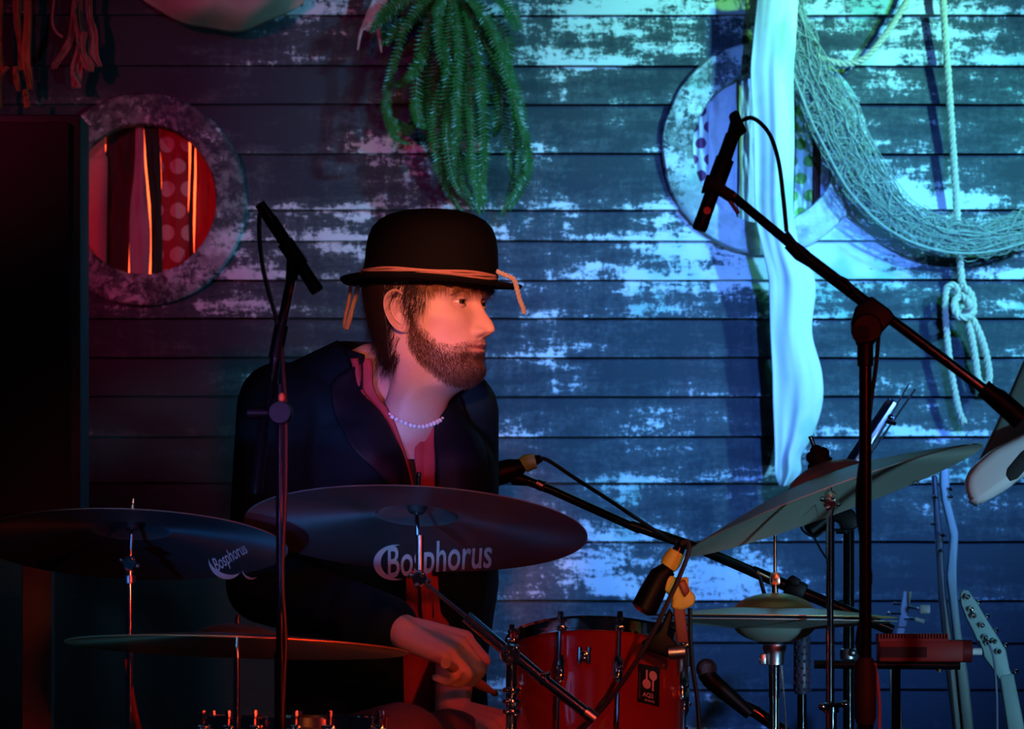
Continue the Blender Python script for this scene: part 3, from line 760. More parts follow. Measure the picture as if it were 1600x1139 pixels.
MB().tube([P(800, 1020, y), P(848, 1061, y)], .0082, 16).tube([P(852, 1064, y), P(916, 1114, y)], .0082, 16).build('boom_tube', M['chrome'], st)
MB().tube([P(847, 1060, y), P(853, 1065, y)], .0098, 16).ball(P(848, 1053, y - .008), .004).ball(P(856, 1053, y - .008), .004).build('memory_lock', M['chrome'], st)
MB().tube([P(914, 1112, y), P(930, 1124, y)], [.0098, .0092], 14).build('boom_cap', M['steel'], st)
MB().lathe([(.001, -.016), (.013, -.016), (.015, -.008), (.015, .008), (.013, .016), (.001, .016)], P(797, 1022, y), (0, 1, 0), 20).ball(P(790, 1017, y - .018), .0055).ball(P(806, 1012, y - .016), .005).ball(P(796, 1030, y - .018), .0045).build('boom_clamp', M['chrome'], st)
MB().tube([P(799, 1030, y), (P(799, 1030, y).x, y, .40)], .0080, 16).build('stand_tube', M['chrome'], st)
for q in (1078, 1096, 1112):
    MB().lathe([(.0081, -.004), (.012, -.003), (.013, 0), (.012, .003), (.0081, .004)], P(799, q, y), (0, 0, 1), 16).ball(P(793, q, y - .012), .0042).ball(P(806, q + 5, y - .012), .0036).build('collar', M['chrome'], st)
tripod(st, P(799, 1030, y).x, y, M['chrome'])

# dark cymbal at the left with the same print turned on its side
C2 = P(205, 852, -.46)
cy2, at2, ax2 = cymbal('crash_cymbal', C2, .226, Vector((0.02, 0.21, 0.98)), M['cym_dark'], 'dark cymbal at left in front of the wooden post, turned printed name in a crescent', bow=.022)
logo(cy2, C2, ax2, on_under(at2), [(vt1, ft, *place(C2, ax2, (340, 883), (388, 857), (331, 870))), (*crescent(0, 0, 1, 1, a0=170, a1=330), *place(C2, ax2, (352, 873), (378, 873), (350, 856))), (*crescent(0, 0, 1, 1, a0=170, a1=330), *place(C2, ax2, (391, 880), (403, 880), (390, 872)))], M['logo'])
st2 = thing('cymbal_stand', P(203, 1139, -.46), 'chrome cymbal stand at far left under the dark cymbal', 'cymbal stand')
sleeve(st2, V3(C2) + V3(ax2) * .036, ax2, .009, .012)
MB().tube([V3(C2) + V3(ax2) * .07, V3(C2) + V3(ax2) * .02, P(203, 888, -.46)], .0032, 10).build('tilter_rod', M['chrome'], st2)
wing_tilter(st2, P(203, 880, -.46))
MB().tube([P(202, 886, -.46), (P(202, 886, -.46).x, -.46, .40)], .0055, 14).build('stand_tube', M['chrome'], st2)
MB().lathe([(.0056, -.006), (.009, -.005), (.009, .005), (.0056, .006)], P(202, 905, -.46), (0, 0, 1), 16).build('collar', M['steel'], st2)
tripod(st2, P(202, 886, -.46).x, -.46, M['chrome'])
hs = MB().tube(smooth_path([P(a, b, -.46) for a, b in [(198, 1030), (203, 1070), (210, 1110), (219, 1150), (224, 1200)]], 20), .0045, 10).build('red_cable', mat('red_cable', (.5, .05, .03), .5), None)
tag(hs, 'red cable curving down beside the chrome stand at far left', 'cable')

# wide cymbal lower left, seen as a thin golden edge
C3 = P(370, 1012, -.74)
cy3, at3, ax3 = cymbal('ride_cymbal', C3, .235, Vector((0.030, 0.075, 0.997)), M['cym_gold'], 'wide flat cymbal low at left, golden rim catching light below the dark cymbals', bell=.06, bh=.016, bow=.016)
st3 = thing('cymbal_stand', P(370, 1139, -.74), 'thin reddish cymbal stand rising to the low golden cymbal', 'cymbal stand')
MB().tube([V3(C3) + V3(ax3) * .045, V3(C3) + V3(ax3) * .01, P(370, 1040, -.74)], .0036, 10).build('tilter_rod', M['chrome'], st3)
sleeve(st3, V3(C3) + V3(ax3) * .026, ax3, .008, .008)
MB().tube([P(370, 1030, -.74), (P(370, 1030, -.74).x, -.74, .40)], .0050, 14).build('stand_tube', M['chrome'], st3)
tripod(st3, P(370, 1030, -.74).x, -.74, M['chrome'])

# right-hand tilted cymbal
C4 = P(1303, 782, -.15)
n4 = Vector((-.335, .088, .93))
cy4, at4, ax4 = cymbal('ride_cymbal', C4, .240, n4, M['cym_pale'], 'large pale cymbal tilted steeply up to the right above the hi-hat', bell=.062, bh=.024, bow=.036)
for a, b in ((1277, 800), (1433, 745)):
    q = px_on_plane(a, b, V3(C4) + V3(ax4) * .006, ax4); 
    MB().tube([q + Vector((-.004, -.001, .014)), q + Vector((0, -.002, -.002)), q + Vector((.001, -.003, -.012))], .0012, 6).build('rivet', M['steel'], cy4)
st4 = thing('cymbal_stand', P(1297, 1139, -.15), 'slim chrome cymbal stand under the steeply tilted cymbal', 'cymbal stand')
MB().tube([V3(C4) + V3(ax4) * .105, V3(C4) + V3(ax4) * .0, P(1296, 812, -.15)], .0035, 10).build('tilter_rod', M['chrome'], st4)
mb = MB()
for i in range(7):
    a = i / 7 * 2 * PI; mb.ball(V3(C4) + V3(ax4) * (.062 + .008 * math.sin(a)) + np.array([.011 * math.cos(a), 0, .010 * math.sin(a)]), .0105, 10)
mb.lathe([(.001, .044), (.017, .044), (.019, .056), (.013, .078), (.001, .082)], V3(C4), V3(ax4), 16)
mb.build('wing_nut_felt', M['rubber'], st4)
wing_tilter(st4, P(1296, 784, -.17), 1.0)
MB().box(P(1297, 776, -.175), (.018, .02, .018), bev=.005).build('clamp', mat('coppery_clamp', (.9, .62, .42), .25, 1.0), st4)
MB().tube([P(1297, 806, -.15), P(1297, 1110, -.15)], .0052, 14).build('stand_rod', M['chrome'], st4)
MB().tube([P(1299, 1098, -.15), (P(1299, 1098, -.15).x, -.15, .40)], .0085, 14).build('stand_tube', M['chrome'], st4)
MB().lathe([(.0086, -.008), (.013, -.007), (.013, .007), (.0086, .008)], P(1298, 1106, -.15), (0, 0, 1), 16).tube([P(1285, 1104, -.16), P(1320, 1100, -.16)], .0045, 8).ball(P(1285, 1104, -.165), .0065).ball(P(1320, 1100, -.165), .0065).build('collar', M['chrome'], st4)
tripod(st4, P(1299, 1098, -.15).x, -.15, M['chrome'])

# hi-hat
HH = P(1210, 966, .1)
hh = thing('hi_hat', (HH.x, HH.y, 0), 'pair of hi-hat cymbals with coppery clutch on a chrome stand, right of the red tom', 'hi-hat')
Rr = .195
def hat_plate(name, sgn):
    rs = [.006, .02, .035, .048, .058, .064] + list(np.linspace(.07, Rr, 14))
    f = lambda r: sgn * (.003 + (.013 * (1 - ((r - .064) / (Rr - .064)) ** 1.1) if r > .064 else .013 + .024 * (1 - (r / .064) ** 2) ** .7))
    top = [(r, f(r) + .0006) for r in rs]; bot = [(r, f(r) - .0006) for r in rs]
    return MB().lathe(top + bot[::-1] + [top[0]], HH, Vector((0.012, .012, 1)), 96)
hat_plate('a', 1).build('top_cymbal', M['cym_gold'], hh, label='golden brown upper cymbal of the hi-hat'); hat_plate('b', -1).build('bottom_cymbal', M['cym_pale'], hh, label='pale lower cymbal of the hi-hat')
M['copper'] = mat('coppery_chrome', (.95, .62, .42), .18, 1.0)
MB().tube([P(1211, 828, .1), P(1211, 950, .1)], .0030, 10).build('pull_rod', M['copper'], hh)
MB().box(P(1211, 904, .1), (.0155, .0155, .020), bev=.002).build('clutch', M['copper'], hh)
MB().tube([P(1211, 914, .1), P(1211, 934, .1)], .0052, 14).lathe([(.004, -.001), (.011, -.001), (.011, .0015), (.004, .0015)], P(1211, 928, .1), n=20).lathe([(.004, -.001), (.0115, -.001), (.0115, .0015), (.004, .0015)], P(1211, 933, .1), n=20).build('clutch_nut', M['copper'], hh)
MB().tube([P(1202, 903, .1), P(1185, 895, .1)], .0024, 8).ball(P(1184, 894, .1), .0036).build('clutch_screw', M['copper'], hh)
MB().lathe([(.004, 0), (.013, 0), (.014, .006), (.012, .012), (.004, .012)], P(1210, 948, .1), n=20).build('felt', M['rubber'], hh)
MB().lathe([(.004, -.004), (.026, -.004), (.026, .002), (.014, .006), (.004, .006)], P(1210, 1002, .1), n=28).build('seat_cup', M['matte_black'], hh)
M['bluechrome'] = mat('satin_steel', (.60, .60, .68), .35, 1.0)
MB().lathe([(.001, -.030), (.015, -.030), (.016, -.012), (.019, -.004), (.019, .002), (.001, .002)], P(1210, 1009, .1), n=24).build('stand_head', M['bluechrome'], hh)
MB().box(P(1192, 1030, .09), (.010, .012, .018), bev=.002).tube([P(1196, 1030, .09), P(1186, 1030, .09)], .005, 10).build('tension_dial', M['steel'], hh)
MB().tube([P(1210, 1038, .1), (HH.x, .1, .10)], .0080, 16).tube([P(1210, 1038, .1), P(1210, 1090, .1)], .0095, 16).build('stand_tube', M['chrome'], hh)
MB().tube([(HH.x + .012, .1, P(0, 1040, .1).z), (HH.x + .055, .1, .10)], .0018, 6).build('pull_strap', M['steel'], hh)
tripod(hh, HH.x, .1, M['chrome'])

# small cymbal behind the tom
C5 = P(955, 990, .34)
cy5, at5, ax5 = cymbal('splash_cymbal', C5, .130, Vector((-.12, .10, .98)), M['cym_gold'], 'small golden cymbal just behind the rim of the red tom', bell=.035, bh=.012, bow=.010)
st5 = thing('cymbal_stand', (C5.x, C5.y, 0), 'dark cymbal stand mostly hidden behind the red tom', 'cymbal stand')
MB().tube([V3(C5) + V3(ax5) * .03, V3(C5) + V3(ax5) * .0, V3(C5) - np.array([0, 0, .05])], .0035, 10).build('tilter_rod', M['chrome'], st5)
MB().tube([V3(C5) - np.array([0, 0, .04]), (C5.x, C5.y, .40)], .0075, 12).build('stand_tube', M['chrome'], st5)
tripod(st5, C5.x, C5.y, M['chrome'])

# ------------------------------------------------------------------ drums
M['lacquer'] = mat('deep_red_lacquer', (0.36, 0.018, 0.007), 0.16, 0, 0.3, 12, coat=1.0)
M['lacquer2'] = mat('gold_lit_lacquer', (0.45, 0.22, 0.06), 0.2, 0, 0.2, 12, coat=1.0)  # lacquer2: gold light on the snare shell put into its colour
M['head'] = mat('drum_head', (0.55, 0.55, 0.52), 0.5)
def drum(name, c, Rr, H, ax, shell, label, angs, lugs=True, rod_len=None):
    """c: centre of the upper rim"""
    ax = Vector(ax).normalized(); A = V3(ax)
    t = thing(name, Vector(V3(c) - A * H), label, 'drum')
    MB().lathe([(Rr, -H + .004), (Rr, -.004), (Rr - .008, -.004), (Rr - .008, -H + .004), (Rr, -H + .004)], c, ax, 72).build('shell', shell, t)
    MB().lathe([(.001, .001), (Rr - .004, .001), (Rr + .003, -.004), (Rr + .003, -.010), (Rr + .0015, -.010), (Rr + .0015, -.004), (Rr - .006, -.0005), (.001, -.0005)], c, ax, 72).build('drum_head', M['head'], t)
    for s, nm in ((1, 'top_hoop'), (-1, 'bottom_hoop')):
        b = 0 if s > 0 else -H
        MB().lathe([(Rr + .004, b - s * .014), (Rr + .010, b - s * .014), (Rr + .010, b - s * .011), (Rr + .006, b - s * .009), (Rr + .006, b + s * .006), (Rr + .009, b + s * .009), (Rr + .006, b + s * .010), (Rr + .003, b + s * .007), (Rr + .004, b - s * .014)], c, ax, 72).build(nm, M['chrome'], t)
    x = np.array([1., 0, 0]); u = x - A * (x @ A); u /= np.linalg.norm(u); w_ = np.cross(A, u)   # w_ points away from camera
    for a in angs:
        d = u * math.sin(R(a)) - w_ * math.cos(R(a)); e = np.cross(A, d)
        base = V3(c) + d * (Rr + .011)
        MB().tube([base + A * .012, base - A * (H * .32)], .0026, 8).tube([base + A * .016, base + A * .008], .0045, 8).lathe([(.001, 0), (.0065, 0), (.0065, .003), (.001, .003)], base + A * .004, A, 10).build('tension_rod', M['chrome'], t)
        MB().box(base - A * .008 + d * .0, (.014, .014, .008), bev=.002).build('claw', M['chrome'], t)
        lp = V3(c) + d * (Rr + .006) - A * (H * .36)
        mb = MB(); mb.tube([lp + A * .022, lp + A * .012, lp - A * .012, lp - A * .022], [.004, .008, .008, .004], 12)
        mb.tube([lp - d * .008, lp + d * .004], .006, 10)
        lg = mb.build('lug', M['chrome'], t)
        MB().ball(lp + d * .008, .0042, 10).build('lug_screw', M['chrome'], lg)
        MB().tube([base - A * (H - .012) - d * .0, base - A * (H * .55)], .0026, 8).build('tension_rod', M['chrome'], t)
    return t, A, u, w_
TC = P(934, 1014, -.10)
tom, A, u_, w_ = drum('tom_drum', TC, .134, .20, Vector((.03, .30, .95)), M['lacquer'], 'deep red lacquered tom drum with chrome lugs and a black badge', [-66, -24, 12, 66, 105, 150, 195, 240])
# badge
M['badge'] = mat('black_badge', (.012, .012, .012), .35); M['badge_print'] = mat('pink_badge_print', (.75, .42, .36), .6)
def on_shell(ang, h, off=.0015):
    d = u_ * math.sin(ang) - w_ * math.cos(ang); return V3(TC) + d * (.134 + off) - A * h
mb = MB(); a0 = R(34.5)
def badge_pt(x, y_, off): return on_shell(a0 + x / .134, .088 - y_, off)
arr = [[badge_pt(-.0195 + .039 * j / 8, -.030 + .060 * i / 4, .0018) for j in range(9)] for i in range(5)]
bd = mb.grid(arr).build('badge', M['badge'], tom, solid=.0016)
mb = MB()
def disc(x, y_, r, n=18): mb.add([badge_pt(x + r * math.cos(2 * PI * i / n), y_ + r * math.sin(2 * PI * i / n), .0032) for i in range(n)], [tuple(range(n))])
def rect(x0, y0, x1, y1): mb.add([badge_pt(a, b, .0032) for a, b in ((x0, y0), (x1, y0), (x1, y1), (x0, y1))], [(0, 1, 2, 3)])
disc(.006, .015, .0075); rect(.0045, -.009, .0078, .010); disc(-.0055, .000, .0075); rect(-.0072, .004, -.0040, .022)
v_, f_ = text_mesh('AQ2', 1.0, 0.02); v_[:, 0] -= v_[:, 0].mean(); 
mb.add([badge_pt(q[0] * .0095, q[1] * .0095 - .020, .0032) for q in v_], f_)
v_, f_ = text_mesh('SONOR', 1.0, 0.01); v_[:, 0] -= v_[:, 0].mean()
mb.add([badge_pt(q[0] * .0052, q[1] * .0052 - .0272, .0032) for q in v_], f_)
mb.build('badge_print', M['badge_print'], bd, smooth=False)
for k in range(4):
    x, y_ = ((-.017, .027), (.017, .027), (-.017, -.027), (.017, -.027))[k]
    MB().ball(badge_pt(x, y_, .003), .0014, 8).build('rivet', M['chrome'], bd)
mb = MB(); 
for s in (-1, 1): mb.tube([on_shell(R(-9) + s * .05, .040, .004), on_shell(R(-9) + s * .05, .066, .004)], .0034, 8)
mb.box(on_shell(R(-9), .053, .004), (.013, .008, .016), bev=.002)
mb.build('mount_bracket', M['chrome'], tom)
# tom stand
ts = thing('tom_stand', (TC.x, TC.y + .17, 0), 'chrome stand holding the red tom from behind', 'stand')
MB().tube([(TC.x, TC.y + .16, .78), (TC.x, TC.y + .16, .40)], .011, 14).build('stand_tube', M['chrome'], ts)
MB().tube([V3(TC) + w_ * .136 - A * .09, (TC.x, TC.y + .16, .77)], .0065, 12).build('mount_arm', M['chrome'], ts)
tripod(ts, TC.x, TC.y + .16, M['chrome'], a0=1.2)
# snare, lower left, only its rim in the frame
sn, *_ = drum('snare_drum', P(460, 1128, -.55), .128, .14, Vector((0, .03, 1)), M['lacquer2'], 'snare drum with gold-lit shell colour and chrome hoop at the bottom edge under the golden cymbal', [-64, -38, -20, 4, 24, 62, 120, 180, 240])
ss = thing('snare_stand', (P(460, 1128, -.55).x, -.55, 0), 'chrome snare stand under the gold-lit drum at the bottom edge', 'stand')
zc = P(0, 1128, -.55).z - .14
MB().tube([(P(460, 0, -.55).x, -.55, zc - .05), (P(460, 0, -.55).x, -.55, .35)], .011, 12).build('stand_tube', M['chrome'], ss)
for k in range(3):
    a = .5 + k * 2 * PI / 3; xx = P(460, 0, -.55).x
    MB().tube([(xx, -.55, zc - .05), (xx + .115 * math.cos(a), -.55 + .115 * math.sin(a), zc - .025), (xx + .142 * math.cos(a), -.55 + .142 * math.sin(a), zc + .012)], .006, 10).build('basket_arm', M['chrome'], ss)
tripod(ss, P(460, 0, -.55).x, -.55, M['chrome'], .36)

# ------------------------------------------------------------------ microphones and their stands
def mic_body(t, a, b, r, m, ring=None, name='microphone_body'):
    a, b = V3(a), V3(b); d = (b - a); L = np.linalg.norm(d); d /= L
    MB().lathe([(.001, 0), (r * .8, 0), (r, L * .03), (r, L * .30), (r * .93, L * .31), (r * .93, L * .33), (r, L * .34), (r, L * .88), (r * 1.04, L * .90), (r * 1.04, L * .97), (r * .9, L), (.001, L)], a, d, 24).build(name, m, t)
def lever(mb, c, L=.03): mb.box(c, (L, .010, .012), bev=.003); return mb
# A: left overhead microphone on its stand
yA = -1.0
sA = thing('microphone_stand', (P(438, 0, yA).x, yA, 0), 'black microphone stand with red-lit pole in front of the man\'s right shoulder', 'microphone stand')
MB().tube([P(438, 648, yA), (P(438, 648, yA).x, yA, .40)], .0058, 16).build('pole', M['black'], sA)
MB().tube([P(438, 1020, yA), (P(438, 1020, yA).x, yA, .40)], .0078, 16).build('lower_pole', M['black'], sA)
MB().tube([P(438, 600, yA), P(438, 640, yA)], .0062, 14).lathe([(.001, -.014), (.014, -.014), (.016, -.008), (.016, .008), (.014, .014), (.001, .014)], P(438, 645, yA), (0, 1, 0), 20).build('clutch', M['matte_black'], sA)
MB().tube([P(387, 645, yA), P(425, 645, yA)], [.009, .007], 12).build('clutch_knob', M['matte_black'], sA)
MB().ball(P(440, 621, yA - .008), .0045, 10, (1, 1, 1.4)).build('highlight_bead', mat('orange_red_highlight', (.85, .16, .05), .4), sA)  # coloured bead standing in for a red highlight on the stand
MB().tube([P(400, 770, yA + .05), P(412, 660, yA + .03), P(424, 612, yA + .01), P(431, 552, yA), P(456, 432, yA)], [.008, .0075, .0072, .0070, .0066], 12).build('boom_arm', M['black'], sA)
MB().tube([P(430, 560, yA), P(440, 508, yA)], .0092, 12).build('boom_joint', M['matte_black'], sA)
tripod(sA, P(438, 0, yA).x, yA, M['black'])
mA = thing('microphone', P(460, 400, yA), 'slim black pencil microphone pointing down right above the left stand', 'microphone')
mic_body(mA, P(421, 340, yA), P(497, 456, yA), .0088, M['matte_black'])
MB().tube([P(406, 318, yA), P(424, 345, yA)], [.0075, .0085], 12).build('connector', M['black'], mA)
MB().tube([P(445, 378, yA), P(470, 415, yA)], .0112, 14).tube([P(458, 405, yA), P(456, 438, yA)], .0085, 12).build('clip', M['matte_black'], mA)
MB().ball(P(447, 353, yA - .009), .0018, 8).build('label_dot', mat('red_dot', (.9, .25, .15), .4), mA)
tag(MB().tube(smooth_path([P(a, b, yA - .004) for a, b in [(408, 318), (405, 350), (408, 400), (418, 450), (431, 495), (439, 540), (443, 590), (446, 640), (446, 760), (441, 900), (446, 1000), (441, 1139), (441, 1400)]], 80), .0030, 8).build('cable', M['cable']),
    'thin black cable dropping from the left pencil microphone down its stand', 'cable')

# B: big boom stand at right
yB = -.85
sB = thing('microphone_stand', (P(1352, 0, yB).x, yB, 0), 'tall black boom stand at right with its arm crossing the white cloth', 'microphone stand')
bx = P(1352, 0, yB).x
MB().tube([P(1352, 560, yB), (bx, yB, P(0, 1050, yB).z)], .0085, 18).build('pole', M['black'], sB)
MB().tube([P(1352, 536, yB), P(1352, 572, yB)], .0108, 18).build('collar', M['matte_black'], sB)
mb = MB().tube([P(1352, 1028, yB), P(1352, 1046, yB), P(1352, 1120, yB), P(1352, 1132, yB)], [.0105, .0150, .0150, .0115], 18)
mb.build('lower_clutch', mat('worn_grey_clutch', (.022, .016, .016), .6, spec=.2), sB)
MB().tube([P(1352, 1120, yB), (bx, yB, .36)], .0115, 18).build('lower_pole', M['black'], sB)
MB().lathe([(.001, -.016), (.018, -.016), (.0205, -.010), (.0205, .010), (.018, .016), (.001, .016)], P(1354, 514, yB), (0, 1, 0), 28).prism([(1330, 505), (1338, 478), (1362, 462), (1392, 484), (1400, 496), (1378, 520), (1364, 540), (1340, 540)], yB - .010, .020, .003).build('boom_clutch', M['matte_black'], sB)
MB().tube([P(1345, 522, yB - .014), P(1345, 522, yB - .030)], [.010, .012], 14).build('clutch_knob', M['matte_black'], sB)
MB().tube([P(1140, 302, yB), P(1248, 392, yB)], [.0062, .0066], 16).build('boom_arm', M['black'], sB)
MB().tube([P(1232, 380, yB), P(1250, 396, yB), P(1272, 412, yB)], [.0085, .0105, .0080], 16).build('boom_joint', M['matte_black'], sB)
MB().tube([P(1262, 404, yB), P(1375, 490, yB)], .0088, 16).build('boom_tube', M['black'], sB)
MB().tube([P(1385, 494, yB), P(1545, 614, yB)], .0072, 16).build('boom_rear', M['black'], sB)
MB().tube([P(1536, 606, yB), P(1548, 616, yB), P(1560, 624, yB), P(1596, 656, yB)], [.0125, .0125, .0145, .0150], 18).build('counterweight', M['matte_black'], sB)
tripod(sB, bx, yB, M['black'], .38)
mB = thing('microphone', P(1122, 280, yB), 'slim black pencil microphone on the boom before the right round window', 'microphone')
mic_body(mB, P(1146, 208, yB), P(1092, 360, yB), .0098, M['matte_black'])
MB().prism([(1139, 178), (1152, 170), (1168, 205), (1156, 213), (1146, 208)], yB - .010, .018, .003).tube([P(1152, 196, yB), P(1142, 222, yB)], [.011, .0085], 14).build('connector', M['matte_black'], mB)
MB().tube([P(1133, 248, yB), P(1114, 300, yB)], .0125, 16).prism([(1104, 272), (1130, 278), (1134, 290), (1150, 300), (1140, 314), (1118, 300), (1096, 300)], yB - .012, .020, .002).build('clip', M['matte_black'], mB)
MB().tube([P(1136, 308, yB), P(1146, 322, yB), P(1154, 334, yB)], .0028, 8).ball(P(1147, 305, yB - .008), .0035).build('clip_screw', mat('dark_red_screw', (.5, .12, .08), .3, .6), mB)
v_, f_ = text_mesh('8', 1.0, .03)
MB().lathe([(.0002, 0), (.0050, 0), (.0050, .0006), (.0002, .0006)], P(1105, 329, yB - .0100), (0, -1, 0), 18).build('badge', mat('red_badge', (.85, .12, .10), .4, emis=None), mB)
tag(MB().tube(smooth_path([P(a, b, yB - .006) for a, b in [(1160, 188), (1174, 184), (1190, 194), (1205, 215), (1217, 255), (1224, 310), (1229, 362)]], 40), .0029, 8).tube(
    smooth_path([P(a, b, yB - .012) for a, b in [(1229, 362), (1260, 400), (1300, 428), (1322, 438), (1338, 458), (1352, 470)]], 30), .0026, 8).build('cable', M['cable']), 'thin black cable arching from the right pencil microphone to its boom', 'cable')
tag(MB().tube(smooth_path([P(a, b, yB + .012) for a, b in [(1374, 500), (1370, 560), (1362, 620), (1357, 660), (1345, 720), (1340, 790), (1348, 850), (1360, 900), (1350, 950), (1340, 1000), (1348, 1040)]], 90), .0030, 8).build('cable', M['cable']), 'black cable slung loosely down the tall right-hand boom stand', 'cable')
tag(MB().tube(smooth_path([P(a, b, yB + .005) for a, b in [(1366, 1036), (1370, 1060), (1374, 1100), (1374, 1139), (1372, 1300)]], 40), .0026, 8).build('cable', mat('violet_grey_cable', (.30, .26, .36), .4)), 'grey violet cable hanging beside the clutch of the tall boom stand', 'cable')

# C: centre boom with taped microphone
yC = .36
sC = thing('microphone_stand', (P(1253, 0, yC).x, yC, 0), 'black boom stand with studded grip, its long arm sloping over the hi-hat', 'microphone stand')
MB().tube([P(800, 742, yC), P(862, 766, yC), P(1000, 828, yC)], [.008, .0075, .0072], 14).build('boom_arm', M['black'], sC)
MB().tube([P(985, 820, yC), P(1090, 856, yC), P(1180, 895, yC)], [.0082, .0088, .0088], 14).tube([P(1175, 892, yC), P(1395, 985, yC)], .0098, 16).build('boom_tube', M['black'], sC)
MB().tube([P(838, 755, yC), P(848, 760, yC)], .0092, 14).tube([P(852, 752, yC - .008), P(847, 768, yC - .008)], .0016, 6).build('boom_nut', M['steel'], sC)
MB().box(P(1243, 920, yC), (.034, .034, .030), Matrix.Rotation(R(23), 3, 'Y'), .005).prism([(1230, 905), (1238, 898), (1252, 906), (1248, 916), (1236, 914)], yC - .03, .012, .002).build('boom_clutch', M['matte_black'], sC)
MB().tube([P(1250, 948, yC - .02), P(1270, 956, yC - .02)], .004, 8).ball(P(1249, 953, yC - .024), .006).ball(P(1268, 952, yC - .024), .004).build('clutch_screw', M['chrome'], sC)
MB().tube([P(1253, 930, yC), (P(1253, 0, yC).x, yC, .36)], .0078, 16).build('pole', M['black'], sC)
gp = MB().tube([P(1253, 990, yC), P(1253, 996, yC), P(1253, 1076, yC), P(1253, 1084, yC)], [.0115, .0138, .0138, .0115], 20).build('grip', mat('dark_violet_rubber', (.06, .05, .10), .4), sC)
mbs = None
for i in range(8):
    for j in range(5):
        a = -PI / 2 + (j - 2) * .55 + (i % 2) * .27; c = P(1253, 1000 + i * 11, yC)
        MB().ball((c.x + .0135 * math.cos(a), c.y + .0135 * math.sin(a), c.z), .0026, 8).build('stud', gp.data.materials[0], gp)
tripod(sC, P(1253, 0, yC).x, yC, M['black'], .36)
mC = thing('microphone', P(800, 738, yC), 'black microphone with green tape on its connector, pointing left at the man', 'microphone')
MB().tube([P(771, 741, yC), P(774, 741, yC), P(800, 734, yC), P(816, 728, yC)], [.012, .0205, .019, .012], 20).build('microphone_body', M['matte_black'], mC)
MB().tube([P(796, 738, yC), P(806, 748, yC), P(826, 752, yC)], [.010, .012, .008], 12).build('clip', M['matte_black'], mC)
MB().tube([P(812, 729, yC), P(822, 723, yC), P(834, 720, yC), P(846, 716, yC)], [.012, .0125, .010, .006], 14).build('connector', M['black'], mC)
MB().tube([P(817, 727, yC), P(824, 723, yC), P(837, 720, yC)], [.0138, .0145, .0125], 12).build('tape', M['green_tape'], mC, label='wrap of green tape')
tag(MB().tube(smooth_path([P(a, b, yC - .01) for a, b in [(843, 716), (858, 720), (900, 748), (950, 780), (998, 812), (1060, 850), (1130, 872), (1180, 895), (1192, 920), (1198, 950)]], 50), .0034, 8).build('cable', M['cable']), 'black cable running from the green-taped microphone along its boom', 'cable')

# D: short microphone clipped on the tom rim
yD = -.28
mD = thing('microphone', P(1035, 920, yD), 'stubby black microphone with yellow tape clipped to the rim of the red tom', 'microphone')
MB().tube([P(1003, 957, yD), P(1006, 952, yD), P(1018, 928, yD), P(1032, 900, yD), P(1046, 888, yD)], [.010, .0200, .0195, .0170, .012], 22).build('microphone_body', M['matte_black'], mD)
MB().tube([P(1040, 892, yD), P(1056, 868, yD), P(1066, 848, yD)], [.0115, .0110, .0070], 14).build('connector', M['black'], mD)
MB().tube([P(1043, 886, yD), P(1050, 876, yD), P(1058, 862, yD)], [.0130, .0150, .0125], 12).build('tape', M['yellow_tape'], mD, label='wrap of yellow tape on the connector')
MB().prism([(1036, 902), (1048, 898), (1060, 904), (1076, 900), (1076, 918), (1088, 932), (1084, 946), (1066, 954), (1048, 950), (1052, 936), (1038, 922)], yD - .012, .03, .005).build('tape', M['yellow_tape'], mD, label='folded yellow tape over the clip')
MB().prism([(1058, 910), (1070, 904), (1078, 924), (1070, 934)], yD - .020, .02, .003).build('clip_screw', mat('red_lit_knob', (.30, .05, .03), .4), mD)
MB().prism([(1052, 948), (1070, 950), (1076, 1004), (1058, 1004)], yD - .006, .016, .002).build('clip_arm', mat('red_lit_bracket', (.22, .04, .04), .5), mD)  # red light put into the colour of bracket and knob
MB().prism([(1002, 1004), (1030, 985), (1046, 950), (1052, 960), (1044, 990), (1060, 1008), (1050, 1030), (1012, 1016)], yD - .002, .018, .003).build('rim_clamp', M['matte_black'], mD)
MB().tube([P(1044, 1020, yD), P(1070, 1018, yD)], .011, 14).build('clamp_roller', M['bluechrome'], mD)
tag(MB().tube(smooth_path([P(a, b, yD - .03) for a, b in [(1064, 850), (1074, 846), (1076, 862), (1062, 900), (1046, 935), (1022, 985), (990, 1040), (955, 1090), (930, 1120), (905, 1150), (880, 1230)]], 60), .0036, 8).build('cable', mat('plum_cable', (.035, .02, .03), .4)), 'dark cable looping from the yellow-taped microphone down across the tom', 'cable')
tag(MB().tube(smooth_path([P(a, b, yD + .05) for a, b in [(1078, 950), (1079, 1000), (1083, 1050), (1090, 1100), (1096, 1200)]], 30), .0034, 8).build('cable', M['cable']), 'black cable hanging straight down beside the right side of the tom', 'cable')

